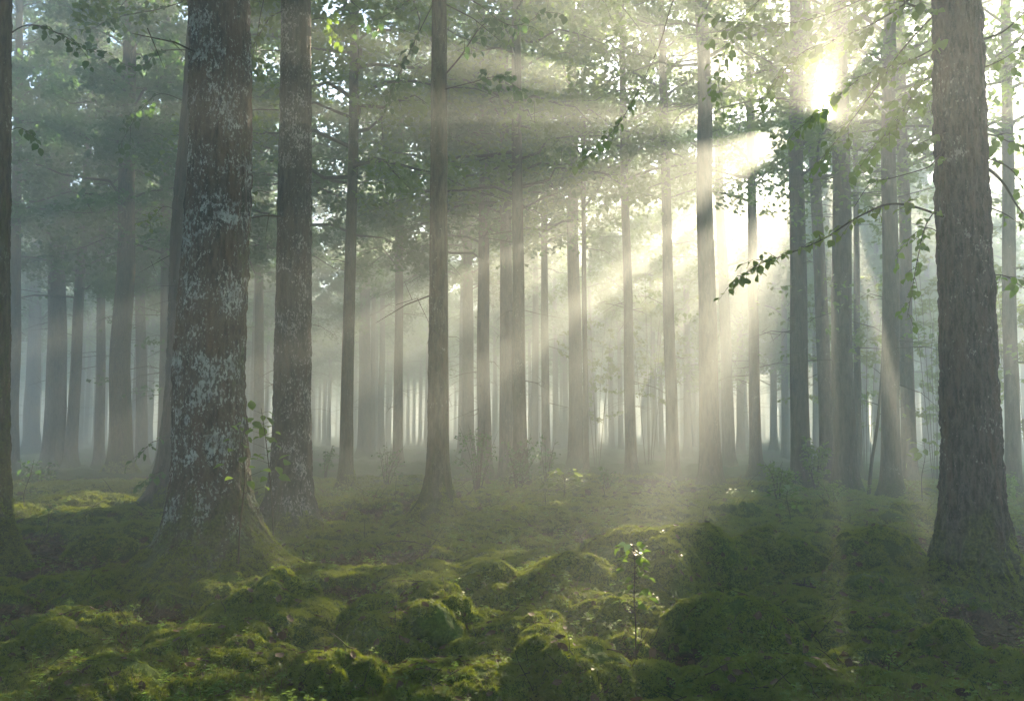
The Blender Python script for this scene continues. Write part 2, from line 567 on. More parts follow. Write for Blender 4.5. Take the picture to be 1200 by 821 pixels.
def litter_leaf(name, seed):
    r = np.random.default_rng(seed)
    s = np.linspace(0, 1, 5)
    w = 0.42 * np.sin(np.pi * np.clip(s * 0.96 + 0.02, 0, 1)) ** 0.8
    curl = r.uniform(0.15, 0.5); tw = r.uniform(-0.3, 0.3)
    V = []
    for q in range(5):
        zc = curl * 4 * (s[q] - 0.5) ** 2 * 0.35
        for e in (-1, 0, 1):
            V.append(((s[q] - 0.5), e * w[q] * 0.8, zc + abs(e) * w[q] * curl * 0.8 + tw * e * w[q] * s[q] + 0.1))
    F = [(q * 3 + e, q * 3 + e + 1, q * 3 + e + 4, q * 3 + e + 3) for q in range(4) for e in (0, 1)]
    return mesh_np(name, np.array(V) * 0.07, [np.array(F)], [M_LITTER])


def twig_mesh(name, seed):
    r = np.random.default_rng(seed)
    mb = MB()
    p = np.cumsum(np.vstack([[0, 0, 0.01], r.normal(0, 0.3, (4, 3)) * [0.03, 0.03, 0.02] + [0.05, 0, 0]]), 0)
    mb.tube(p, np.linspace(0.004, 0.0015, 5), 4)
    return mb.mesh(name, [M_TWIG])


LITTER_GROUP = scatter_group('litter scatter', [proto_object('fallen_leaf', litter_leaf('fallen_leaf', s)) for s in (1, 2, 3, 4)] + [proto_object('twig', twig_mesh('twig', s)) for s in (5, 6)])
x, y = floor_points(90000, 3.6, 22, rs)
lm = litter_mask(x, y)
keep = rs.uniform(size=len(x)) < lm * 0.8 + 0.03
x, y, lm = x[keep], y[keep], lm[keep]
d = np.hypot(x, y)
N_ = normals_of(ground_h, x, y) + rs.normal(0, 0.28, (len(x), 3)); N_ /= np.linalg.norm(N_, axis=1, keepdims=True)
lit = scatter('leaf_litter', np.stack([x, y, ground_h(x, y, lm)], -1), N_, (0.5 + 0.7 * rs.uniform(size=len(x))) * np.maximum(1, d / 8), 6, LITTER_GROUP, None, rs)
tag(lit, 'brown fallen leaves and twigs lying in the bare patches', 'leaf litter')

def seedling_mesh(name, seed):
    r = np.random.default_rng(seed)
    V = []; F = []
    h = r.uniform(.05, .09)
    V += [(-.0012, 0, 0), (.0012, 0, 0), (.001, .004, h), (-.001, .004, h)]; F.append((0, 1, 2, 3))
    for k in range(int(r.integers(3, 6))):
        a = k * 2.3 + r.uniform(0, .8); z = h * r.uniform(.6, 1.05); L = r.uniform(.022, .04)
        d = np.array([math.cos(a), math.sin(a), .25]); b = np.array([-d[1], d[0], 0]) * L * .36
        p = np.array([0, .003, z]); q = len(V)
        V += [p, p + d * L * .5 + b + [0, 0, .004], p + d * L + [0, 0, -.008], p + d * L * .5 - b + [0, 0, .004]]; F.append((q, q + 1, q + 2, q + 3))
    return mesh_np(name, np.array(V, dtype=float), [np.array(F)], [M_LEAF])


def stalk_mesh(name, seed):
    r = np.random.default_rng(seed)
    mb = MB()
    for k in range(5):
        a = r.uniform(0, 6.28); L = r.uniform(.04, .10); p0 = np.array([r.normal(0, .012), r.normal(0, .012), -.005])
        d = np.array([math.cos(a) * .4, math.sin(a) * .4, 1])
        mb.tube(np.stack([p0, p0 + d * L * .6, p0 + d * L + [math.cos(a) * .02, math.sin(a) * .02, -.006]]), [.0012, .0009, .0005], 3)
    return mb.mesh(name, [M_STALK])


M_STALK = leaf_material('dry stalks', (0.10, 0.08, 0.03), (0.16, 0.11, 0.05), 0.2, (0.12, 0.09, 0.03), 0.7, False)
SPROUT_GROUP = scatter_group('sprout scatter', [proto_object('seedling', seedling_mesh('seedling', 1)), proto_object('seedling', seedling_mesh('seedling', 2)), proto_object('stalk', stalk_mesh('stalk', 3)), proto_object('stalk', stalk_mesh('stalk', 4))])
x, y = floor_points(9000, 3.6, 24, rs)
keep = fbm2(x / 1.1, y / 1.1, 133, 2) > 0.05
x, y = x[keep], y[keep]
N_ = normals_of(ground_h, x, y) * [.3, .3, 1]; N_ /= np.linalg.norm(N_, axis=1, keepdims=True)
spr = scatter('undergrowth', np.stack([x, y, ground_h(x, y)], -1), N_, (0.6 + 0.8 * rs.uniform(size=len(x))) * np.maximum(1, np.hypot(x, y) / 8), 4, SPROUT_GROUP, None, rs)
tag(spr, 'tiny seedlings and dry stalks sprouting from the moss', 'undergrowth')

# ------------------------------------------------------------------ mossy mounds
# centre x, base y, top y, width (picture measures), label
MOUNDS = [
    (670, 718, 658, 132, 'steep mossy mound with dark left flank just left of the sapling'),
    (785, 708, 630, 190, 'biggest broad mossy mound rising right behind the sapling'),
    (560, 712, 663, 84, 'small mossy mound with a pointed lit top above the sunlit mound'),
    (505, 768, 688, 150, 'sunlit mossy mound with the brightest top in the middle foreground'),
    (612, 776, 718, 140, 'mossy mound with a dark hollow at its foot in front of the dark flanked mound'),
    (450, 786, 735, 120, 'low mossy mound left in front of the sunlit mound'),
    (668, 836, 757, 150, 'mossy mound overhanging a black hollow at the bottom edge'),
    (520, 846, 776, 220, 'wide flat mossy mound at the bottom edge below the sunlit mound'),
    (742, 750, 706, 108, 'low mossy mound around the foot of the sapling'),
    (872, 770, 700, 118, 'rounded mossy mound with shaded face right of the sapling'),
    (925, 690, 628, 146, 'wide dark mossy mound with an overhang left of the grass clump'),
    (1040, 693, 628, 106, 'dome shaped mossy mound left of the dark brown trunk'),
    (825, 640, 616, 150, 'long low mossy bank behind the biggest mound'),
    (915, 836, 772, 215, 'broad mossy mound at the bottom edge right of centre'),
    (1050, 760, 716, 140, 'long smooth mossy mound in front of the dark brown trunk'),
    (1148, 806, 742, 125, 'feathery mossy mound in the lower right corner'),
    (1035, 720, 690, 125, 'flat mossy ledge before the dome shaped mound'),
    (308, 744, 715, 122, 'sunlit moss cushion below the big lichen trunk'),
    (55, 784, 726, 130, 'dark mossy mound at the left edge of the foreground'),
    (106, 652, 621, 60, 'little dark mossy mound beside the leaf litter on the left'),
    (243, 722, 687, 78, 'rounded moss cushion at the foot of the big lichen trunk'),
    (225, 800, 757, 200, 'low wide mossy mound with sunlit edge in the left foreground'),
    (372, 836, 758, 118, 'mossy mound at the bottom edge below the lit cushion'),
    (90, 846, 790, 200, 'mossy mound filling the bottom left corner'),
    (75, 604, 580, 125, 'flat mossy rise with a bright lit crest on the left'),
    (598, 609, 591, 40, 'small dark moss hummock behind the thin middle trunk'),
    (594, 643, 619, 80, 'mossy hummock right of the thin middle trunk foot'),
    (668, 621, 599, 40, 'round dark moss hummock in front of the small bushy sapling'),
    (773, 622, 592, 76, 'hazy mossy hummock on the way to the sunlit trunk'),
    (700, 600, 586, 70, 'pale hazy moss hummock behind the small bushy sapling'),
    (960, 612, 586, 66, 'hazy moss hummock between the leafy shrub and the thin stem'),
    (1075, 622, 597, 70, 'hazy moss hummock to the left of the dark brown trunk'),
    (865, 616, 597, 60, 'low moss hummock in the hazy middle before the leafy shrub'),
    (1092, 724, 706, 44, 'small moss cushion against the dark brown trunk foot'),
    (290, 690, 672, 44, 'tiny moss cushion on the root of the big lichen trunk'),
]


def build_mound(k, px, yb, yt, w, label):
    r = np.random.default_rng(100 + k)
    front = on_ground(px, min(yb, 835), 0.0)
    if yb > 835:
        front = on_ground(px, yb, 0.0)
    D = front.y
    half_w = 0.5 * w * D / 1000.0 * 1.14
    half_d = half_w * r.uniform(0.75, 0.95)
    cx, cy = front.x, D + half_d * 0.9
    H = EYE - (yt - 505) * (cy - 0.15 * half_d) / 1000.0
    g0 = gh(cx, cy)
    H = max(H * (1.06 if k in (0, 1, 9, 10, 11) else .9), g0 + 0.08)
    base = min(g0, 0.0) - 0.12
    H -= base
    ns, nrg = (150, 60) if D < 8 else (90, 36)
    th = np.linspace(0, 2 * math.pi, ns, endpoint=False)
    t = np.linspace(0, 1, nrg)
    T, TH = np.meshgrid(t, th, indexing='ij')
    ang = T * math.pi * 0.56
    rad = np.sin(np.clip(ang, 0, math.pi / 2)) ** 0.9
    rad = np.where(ang > math.pi / 2, 1 - 0.35 * (ang - math.pi / 2), rad)
    zz = np.where(ang < math.pi / 2, np.sign(np.cos(ang)) * np.abs(np.cos(ang)) ** 0.78, -(ang - math.pi / 2) * 1.6)
    o1 = r.uniform(0, 50)
    lob = 1.05 + 0.30 * noise2(np.cos(TH) * 1.3 + o1, np.sin(TH) * 1.3, 3) + 0.14 * noise2(np.cos(TH) * 3.1 + o1, np.sin(TH) * 3.1, 4)
    X = rad * np.cos(TH) * half_w * lob
    Y = rad * np.sin(TH) * half_d * lob
    Z = zz * H
    # lumps: several cushions grown together
    s = max(0.25, half_w * 0.9)
    sc = 1.0 / s
    nb = noise3(X * sc * 1.3 + o1, Y * sc * 1.3, Z * sc * 1.3, 7)
    cu = cushions(X + o1 + 0.4 * Z, Y + 0.5 * Z, 0.30 * (0.5 + s), 21) + 0.6 * cushions(X + o1 - 0.5 * Z, Y - 0.6 * Z, 0.14 * (0.5 + s), 22)
    big_dome = k in (0, 1, 9, 10, 11)
    amp = min(half_w, H * 1.2) * (0.15 if big_dome else 0.24)
    fine = 0.010 * noise3(X * 14 + o1, Y * 14, Z * 14, 8) + 0.006 * noise3(X * 33 + o1, Y * 33, Z * 33, 9)
    L = np.sqrt((X / half_w) ** 2 + (Y / half_d) ** 2 + (Z / max(H, .05)) ** 2) + 1e-6
    dx, dy, dz = X / half_w / L, Y / half_d / L, np.abs(Z) / H / L
    dsp = amp * nb * 1.1 + amp * 1.15 * (cu - 0.6) + fine * 1.3
    fade = smooth(0.0, 0.06, T)
    X = X + dx * dsp * fade; Y = Y + dy * dsp * fade; Z = Z + dz * dsp
    ctr = Z[0].mean(); Z[0] = ctr
    V = np.stack([X, Y, Z], -1).reshape(-1, 3)
    i, j = np.meshgrid(np.arange(nrg - 1), np.arange(ns), indexing='ij'); j2 = (j + 1) % ns
    F = np.stack([i * ns + j, (i + 1) * ns + j, (i + 1) * ns + j2, i * ns + j2], -1).reshape(-1, 4)
    me = mesh_np('mossy_mound', V, [F], [M_MOUND])
    o = link('mossy_mound', me, None, (cx, cy, base))
    tag(o, label, 'mound', 'moss covered mounds on the forest floor')
    # moss shoots over its skin
    A, B, Cc, Dd = (V[F[:, q]] for q in range(4))
    nrm = np.cross(Cc - A, Dd - B); ar = np.linalg.norm(nrm, axis=1); nrm /= ar[:, None] + 1e-9; ar *= 0.5
    cen = (A + B + Cc + Dd) / 4
    ok = (cen[:, 2] > -base * 0.4 - 0.02) & (nrm[:, 2] > -0.3)
    spacing = 0.0036 * D
    cnt = int(min(16000, ar[ok].sum() / spacing ** 2))
    if cnt < 20: return o
    idx = np.where(ok)[0]
    pick = r.choice(idx, cnt, p=ar[idx] / ar[idx].sum())
    u, v = r.uniform(size=(2, cnt, 1))
    P = (A[pick] * (1 - u) + B[pick] * u) * (1 - v) + (Dd[pick] * (1 - u) + Cc[pick] * u) * v
    gaps = noise3(P[:, 0] * 6 + o1, P[:, 1] * 6, P[:, 2] * 6, 14) + 0.35 * nrm[pick][:, 2]
    kp = gaps > -0.2
    P, Np = P[kp], nrm[pick][kp] + np.array([0, 0, 0.25]); Np /= np.linalg.norm(Np, axis=1, keepdims=True)
    scatter('moss', P, Np, (0.5 + 0.6 * r.uniform(size=len(P))) * max(1, D / 6.5) ** 0.9, 3, MOSS_GROUP, o, r)
    m = max(3, len(P) // 60); q = r.integers(0, len(P), m)
    Nq = Np[q] * [.4, .4, 1]; Nq /= np.linalg.norm(Nq, axis=1, keepdims=True)
    scatter('sprouts', P[q], Nq, (0.5 + 0.6 * r.uniform(size=m)) * max(1, D / 8), 4, SPROUT_GROUP, o, r)
    m = max(3, len(P) // 45); q = r.integers(0, len(P), m)
    scatter('fallen_leaves', P[q] + [0, 0, .006], Np[q], 0.5 + 0.6 * r.uniform(size=m), 6, LITTER_GROUP, o, r)
    return o


for k, a in enumerate(MOUNDS):
    build_mound(k, *a)

# ------------------------------------------------------------------ light gaps in the canopy (world space, along the sun's rays)
S = np.array(TO_SUN)
U_ = np.array([math.cos(SUN_AZ), -math.sin(SUN_AZ), 0.0])
W_ = np.cross(U_, S)
if W_[2] < 0: W_ = -W_


def sun_uv(P):
    return P @ U_, P @ W_


def spot(px, py, r, z=0.1):
    p = np.array(on_ground(px, py, z))
    return (float(p @ U_), float(p @ W_), r)


def high(px, py, Y, r):
    p = np.array(at_depth(px, py, Y))
    return (float(p @ U_), float(p @ W_), r)


GAPS = [spot(500, 705, 1.2, .2), spot(330, 715, 1.0), spot(400, 740, 0.8), spot(560, 690, 0.6, .25), spot(640, 735, 0.7), spot(700, 665, 0.6, .3), spot(600, 640, .5, .2), spot(740, 720, .35, .2),
        spot(90, 588, 1.1, .25), spot(300, 790, 0.8), spot(160, 790, 0.5), spot(450, 800, 0.4), spot(510, 600, 0.5), spot(420, 590, 0.6), spot(440, 690, 0.5), spot(560, 770, 0.3), spot(620, 600, 0.5), 
        high(970, 126, 26, 0.36), high(906, 166, 30, 0.5), high(985, 95, 26, .25), high(722, 102, 30, 0.45), high(743, 660, 5.55, .32),
        spot(335, 668, .4, .25), high(298, 560, 8.0, .32), high(297, 350, 8.0, .28), high(528, 470, 12.8, .36), high(369, 400, 12, .3), high(8, 560, 9.4, .3), high(291, 120, 8.0, .25),
        spot(1040, 690, .3, .3), spot(1030, 740, .3, .2), spot(1085, 650, .4, .2), spot(820, 640, .3, .3)]


def gap_mask(P):
    """True where a leaf stays"""
    u, v = sun_uv(P)
    g = noise2(u / 1.5 + 7.3, v / 1.1, 55) + 0.5 * noise2(u / 0.6, v / 0.6, 56)
    keep = g < 0.78
    for a, b, r in GAPS:
        keep &= ((u - a) ** 2 + (v - b) ** 2) > r * r
    return keep


def in_gap(P):
    u, v = sun_uv(P)
    m = np.zeros(len(P), dtype=bool)
    for a, b, r in GAPS: m |= ((u - a) ** 2 + (v - b) ** 2) < r * r
    return m


# ------------------------------------------------------------------ trees
def trunk_mesh(name, r, H, lean, mat, ns, zs, flare=0.8, roots=5, seed=0, bark=0.0, taper=0.62, root_dirs=None, root_amp=1.0):
    g = np.random.default_rng(seed)
    zs = np.asarray(zs, dtype=float)
    th = np.linspace(0, 2 * math.pi, ns, endpoint=False)
    Z, TH = np.meshgrid(zs, th, indexing='ij')
    zc = np.clip(Z, 0, None)
    rad = r * (1.06 - taper * zc / H)
    fl = flare * r * (np.exp(-zc / (0.55 * (0.6 + r))) * 0.45)
    rootf = np.zeros_like(TH)
    dirs = root_dirs if root_dirs is not None else (np.arange(roots) + g.uniform(-0.3, 0.3, roots)) * 2 * math.pi / roots
    for q, a0 in enumerate(dirs):
        rootf += g.uniform(0.7, 1.2) * np.exp(7 * (np.cos(TH - a0) - 1))
    fl = fl + flare * r * rootf * np.exp(-zc / (0.20 + 0.25 * r)) * root_amp
    fl = fl + np.where(Z < 0, -Z * (0.8 * flare * rootf), 0)
    o = g.uniform(0, 90)
    rad = rad * (1 + 0.035 * noise3(np.cos(TH) * 1.2 + o, np.sin(TH) * 1.2, Z * 0.55, 2) + 0.02 * noise3(np.cos(TH) * 3 + o, np.sin(TH) * 3, Z * 1.6, 4))
    rad = rad + fl
    if bark > 0:
        cx, cy = np.cos(TH) * r, np.sin(TH) * r
        f = 17.0
        n1 = noise3(cx * f + o, cy * f, Z * f * 0.24, 41)
        n2 = noise3(cx * f * 2.3 + o, cy * f * 2.3, Z * f * 0.7, 42)
        n3 = noise3(cx * f * 5 + o, cy * f * 5, Z * f * 2.4, 43)
        rad = rad + bark * (1.3 * (np.abs(n1) - 0.3) + 0.8 * n2 + 0.45 * n3) * (1 + 1.6 * np.exp(-zc / 0.35))
    wob = 0.25 * r
    ox = lean[0] * Z + wob * noise2(Z * 0.33 + o, Z * 0 + 1.5, 61) * smooth(0.3, 3, Z)
    oy = lean[1] * Z + wob * noise2(Z * 0.33 + o, Z * 0 + 8.5, 62) * smooth(0.3, 3, Z)
    V = np.stack([ox + rad * np.cos(TH), oy + rad * np.sin(TH), Z], -1).reshape(-1, 3)
    nz = len(zs)
    i, j = np.meshgrid(np.arange(nz - 1), np.arange(ns), indexing='ij'); j2 = (j + 1) % ns
    F = np.stack([i * ns + j, i * ns + j2, (i + 1) * ns + j2, (i + 1) * ns + j], -1).reshape(-1, 4)
    top = np.arange(ns)[None, :] + (nz - 1) * ns
    me = mesh_np(name, V, [F], [mat])
    axis = lambda h: np.array([np.interp(h, zs, ox[:, 0]), np.interp(h, zs, oy[:, 0]), h])
    return me, axis


def leaf_quads(C, size, g, droop=0.35, tri=False):
    n = len(C)
    az = g.uniform(0, 2 * math.pi, n)
    el = -np.abs(g.normal(droop, 0.45, n))
    a = np.stack([np.cos(az) * np.cos(el), np.sin(az) * np.cos(el), np.sin(el)], -1)
    up = np.stack([g.normal(0, 0.5, n), g.normal(0, 0.5, n), np.ones(n)], -1)
    b = np.cross(up, a); b /= np.linalg.norm(b, axis=1, keepdims=True)
    nn = np.cross(a, b)
    L = size * g.uniform(0.65, 1.25, (n, 1)); Wd = L * 0.36
    p0 = C - a * L * .5; p2 = C + a * L * .5
    if tri:
        V = np.stack([p0 + b * Wd, p2, p0 - b * Wd], 1).reshape(-1, 3)
        return V, np.arange(n * 3).reshape(-1, 3)
    m_ = C - a * L * 0.06
    p1 = m_ + b * Wd + nn * Wd * 0.3; p3 = m_ - b * Wd + nn * Wd * 0.3
    V = np.stack([p0, p1, p2, p3], 1).reshape(-1, 3)
    k = np.arange(n)[:, None] * 4
    return V, np.concatenate([k + np.array([[0, 1, 2]]), k + np.array([[0, 2, 3]])])


def crown_parts(axis, h0, H, reach, nb, sprays, per, size, g, low=0.0, dead=0, flat=0.17):
    """returns one mesh builder per limb, one per dead branch, and the leaf centres (local coordinates)"""
    limbs = []; dry = []; C = []
    phi = g.uniform(0, 6.28)
    for k in range(nb):
        mb = MB(); limbs.append(mb)
        f = (k + g.uniform(0, 1)) / nb
        h = h0 + (H - h0) * f ** 1.15
        phi += 2.4 + g.normal(0, 0.3)
        Lb = reach * (0.45 + 0.75 * (1 - f) ** 0.7) * g.uniform(0.7, 1.15)
        p0 = axis(h)
        rise = g.uniform(0.0, 0.75) + 0.5 * f
        s = np.linspace(0, 1, 6)[:, None]
        d = np.array([math.cos(phi), math.sin(phi), 0])
        sd = np.array([-d[1], d[0], 0]) * g.normal(0, 0.25)
        P = p0 + d * Lb * s + sd * Lb * s ** 2 + np.array([0, 0, 1]) * (rise * Lb * s - 0.42 * Lb * s ** 2)
        P[1:5] += g.normal(0, 0.035 * Lb, (4, 3))
        mb.tube(P, np.linspace(0.02 + 0.008 * Lb, 0.004, 6), 4)
        for q in range(sprays):
            t = g.uniform(0.3, 1.05)
            c = p0 + d * Lb * t + sd * Lb * t * t + np.array([0, 0, 1]) * (rise * Lb * t - 0.42 * Lb * t * t)
            off = g.normal(0, 0.34, 3) * np.array([1, 1, 0.55])
            c2 = c + off
            mb.tube(np.stack([c - d * 0.1, (c + c2) / 2 + [0, 0, .04], c2 + off * 0.5]), [0.009, 0.006, 0.003], 3)
            m = int(per * g.uniform(0.4, 1.7))
            R = g.uniform(0.22, 0.68)
            rr_ = R * np.sqrt(g.uniform(size=m)); a_ = g.uniform(0, 6.283, m)
            tilt = g.normal(0, 0.45, 2)
            X = np.stack([rr_ * np.cos(a_), rr_ * np.sin(a_), g.normal(0, flat, m)], -1)
            X[:, 2] += X[:, 0] * tilt[0] + X[:, 1] * tilt[1] - 0.45 * rr_ ** 2
            C.append(c2 + X)
    for k in range(dead):
        mb = MB(); dry.append(mb)
        h = g.uniform(max(2.2, h0 * 0.3), h0 + 1.5)
        ph = g.uniform(0, 6.28); Lb = g.uniform(0.3, 1.9)
        p0 = axis(h); d = np.array([math.cos(ph), math.sin(ph), g.uniform(-0.35, 0.25)])
        mid = p0 + d * Lb * .55 + [0, 0, g.normal(0, .06)]
        mb.tube(np.stack([p0, mid, p0 + d * Lb + [0, 0, -0.12 * Lb]]), [0.017, 0.010, 0.003], 3)
        for q in range(3):
            t = g.uniform(.35, .9); b0 = p0 + d * Lb * t
            mb.tube(np.stack([b0, b0 + g.normal(0, .22, 3)]), [0.006, 0.002], 3)
    return limbs, dry, (np.concatenate(C) if C else np.zeros((0, 3)))


def joined(mbs):
    r = MB()
    for mb in mbs:
        V = np.concatenate(mb.V); r.add(V, np.concatenate(mb.F4))
    return r


ZS_HI = lambda n, top: np.concatenate([np.linspace(-0.35, 1.2, int(n * .3))[:-1], np.linspace(1.2, 7.0, int(n * .7)), np.linspace(7.6, top, 14)])
ZS_MID = lambda top: np.concatenate([[-0.35, -0.15, 0, .08, .16, .26, .38, .52, .7, .95, 1.3, 1.8], np.linspace(2.4, top, 22)])
ZS_LOW = lambda top: np.concatenate([[-0.3, 0, .15, .35, .7, 1.3], np.linspace(2.5, top, 9)])

TREES = []      # (x, y, radius) for spacing
NEAR = {}


def make_tree(key, label, bx, by, tx, ty, wpx, mat, detail='mid', h0=7.4, H=19.0, reach=3.6, nb=34, sprays=7, per=50, size=0.15, leafmat=None,
              flare=0.8, roots=5, dead=3, bark=0.0, seed=0, low=0, root_dirs=None, group=None, taper=0.62, root_amp=1.0):
    base = on_ground(bx, by)
    D = base.y
    gz = gh(base.x, base.y)
    top = at_depth(tx, ty, D)
    b0 = at_depth(bx, by, D)
    hh = top.z - 0.0
    # the axis of the trunk, measured between its foot and its upper end in the picture
    lean = ((top.x - base.x) / hh, 0.0)
    r = 0.5 * wpx * D / 1000.0
    t = link('tree', None, None, (base.x, base.y, gz - 0.02))
    tag(t, label, 'tree', group)
    ns, zs = {'hi': (230, ZS_HI(520, H)), 'hi2': (116, ZS_HI(310, H)), 'mid': (36, ZS_MID(H)), 'low': (14, ZS_LOW(H))}[detail]
    me, axis = trunk_mesh('trunk', r, H, lean, mat, ns, zs, flare, roots, seed + 7, bark, taper, root_dirs, root_amp)
    link('trunk', me, t)
    g = np.random.default_rng(seed + 1000)
    limbs, dry, C = crown_parts(axis, h0, H - 0.4, reach, nb, sprays, per, size, g, dead=dead)
    for q in range(low):
        h = g.uniform(2.2, h0 + 1); ph = g.uniform(0, 6.28); Lb = g.uniform(.35, 1.1)
        p0 = axis(h); p1 = p0 + np.array([math.cos(ph), math.sin(ph), g.uniform(-.1, .3)]) * Lb
        mb = MB(); dry.append(mb)
        mb.tube(np.stack([p0, (p0 + p1) / 2 + [0, 0, .05], p1]), [.012, .007, .003], 3)
        m = int(g.uniform(14, 40))
        C = np.concatenate([C, p1 + g.normal(0, 1, (m, 3)) * np.array([.26, .26, .12])])
    wloc = np.array(t.location)
    clear = lambda mb: in_gap(np.concatenate(mb.V)[::3] + wloc).mean() < .04
    limbs = [mb for mb in limbs if clear(mb)]; dry = [mb for mb in dry if clear(mb)]
    for mb in limbs: link('limb', mb.mesh('limb', [M_TWIG]), t)
    for mb in dry: link('dead_branch', mb.mesh('dead_branch', [M_TWIG]), t)
    if len(C):
        C = C[gap_mask(C + np.array(t.location))]
        V, F = leaf_quads(C, size, g)
        c = link('crown', mesh_np('crown', V, [F], [leafmat or M_LEAF], False), t)
        c['kind'] = 'stuff'
    TREES.append((base.x, base.y, r))
    NEAR[key] = (t, D, axis)
    return t


PI = math.pi
make_tree('edge', 'dark mossy trunk cut off by the left edge of the picture', -24, 664, -6, 0, 52, M_MOSSY, 'hi2', bark=.012, seed=1, h0=8.6)
make_tree('big', 'thickest trunk in front on the left, crusted with blue grey lichen', 246, 690, 256, 0, 77, M_LICHEN, 'hi', flare=1.05, bark=.016, seed=2,
          root_dirs=[-0.25, -0.32, 1.5, 2.6, 3.6, 4.5, 5.3], roots=6, taper=0.5, h0=8.8, root_amp=1.25)
make_tree('behind', 'brown trunk half hidden behind the thickest lichen trunk', 218, 604, 241, 0, 60, M_FAR, 'hi2', flare=.95, bark=.014, seed=3, h0=9.2)
make_tree('pale', 'speckled dark trunk with pale flakes right of the thickest trunk', 340, 628, 349, 0, 44, M_PALE, 'hi2', flare=1.0, root_amp=1.4, bark=.012, seed=4, h0=8.6)
make_tree('slim', 'slim dark trunk leaning slightly, between the speckled trunk and the thin middle trunk', 405, 580, 417, 0, 15, M_MOSSY, 'mid', seed=5)
make_tree('middle', 'mossy footed thin trunk standing alone in the middle of the clearing', 513, 622, 515, 0, 23, M_MOSSY, 'hi2', flare=1.7, bark=.008, seed=6, root_amp=1.5, h0=9.0)
make_tree('right', 'big dark brown trunk in front at the right', 1143, 704, 1123, 0, 61, M_BROWN, 'hi', flare=.62, bark=.019, seed=7, root_dirs=[0.1, 1.2, 2.2, 3.2, 4.3, 5.5])
mid = [
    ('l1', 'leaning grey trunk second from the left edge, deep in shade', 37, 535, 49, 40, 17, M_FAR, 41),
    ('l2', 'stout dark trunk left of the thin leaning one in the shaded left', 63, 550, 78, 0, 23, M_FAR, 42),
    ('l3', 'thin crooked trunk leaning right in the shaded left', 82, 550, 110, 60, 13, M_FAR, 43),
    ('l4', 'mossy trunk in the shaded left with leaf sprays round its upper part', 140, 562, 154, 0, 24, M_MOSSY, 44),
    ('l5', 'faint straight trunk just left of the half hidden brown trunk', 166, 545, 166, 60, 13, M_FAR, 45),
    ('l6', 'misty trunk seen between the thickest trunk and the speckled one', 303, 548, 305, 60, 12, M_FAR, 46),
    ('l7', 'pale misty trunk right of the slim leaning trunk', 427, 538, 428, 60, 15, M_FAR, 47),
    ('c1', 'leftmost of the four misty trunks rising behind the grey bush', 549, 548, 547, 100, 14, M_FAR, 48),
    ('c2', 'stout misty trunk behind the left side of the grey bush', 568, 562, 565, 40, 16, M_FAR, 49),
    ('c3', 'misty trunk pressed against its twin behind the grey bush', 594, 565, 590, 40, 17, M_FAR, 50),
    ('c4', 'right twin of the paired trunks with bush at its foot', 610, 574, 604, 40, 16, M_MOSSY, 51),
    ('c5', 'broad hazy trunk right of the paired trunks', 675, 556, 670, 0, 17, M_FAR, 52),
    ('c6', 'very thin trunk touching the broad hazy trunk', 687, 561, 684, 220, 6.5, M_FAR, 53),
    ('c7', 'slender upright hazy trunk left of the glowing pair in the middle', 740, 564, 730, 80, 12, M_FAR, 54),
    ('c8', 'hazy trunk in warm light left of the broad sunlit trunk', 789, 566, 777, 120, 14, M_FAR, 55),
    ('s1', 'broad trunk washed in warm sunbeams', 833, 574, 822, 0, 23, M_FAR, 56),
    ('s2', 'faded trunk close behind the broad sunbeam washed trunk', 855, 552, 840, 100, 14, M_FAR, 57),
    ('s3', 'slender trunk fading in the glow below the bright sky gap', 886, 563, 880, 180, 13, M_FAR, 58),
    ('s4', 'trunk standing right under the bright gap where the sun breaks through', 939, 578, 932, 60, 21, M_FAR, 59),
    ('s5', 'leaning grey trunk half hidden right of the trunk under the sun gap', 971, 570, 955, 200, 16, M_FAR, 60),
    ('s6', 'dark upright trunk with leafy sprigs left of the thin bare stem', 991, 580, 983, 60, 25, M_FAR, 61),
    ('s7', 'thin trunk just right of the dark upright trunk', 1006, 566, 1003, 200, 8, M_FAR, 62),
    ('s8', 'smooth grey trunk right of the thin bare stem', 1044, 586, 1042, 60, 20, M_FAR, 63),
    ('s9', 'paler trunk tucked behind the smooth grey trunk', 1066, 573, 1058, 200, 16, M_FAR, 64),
    ('s10', 'narrow trunk near the right edge behind the dark brown one', 1188, 586, 1179, 40, 16, M_FAR, 65),
]
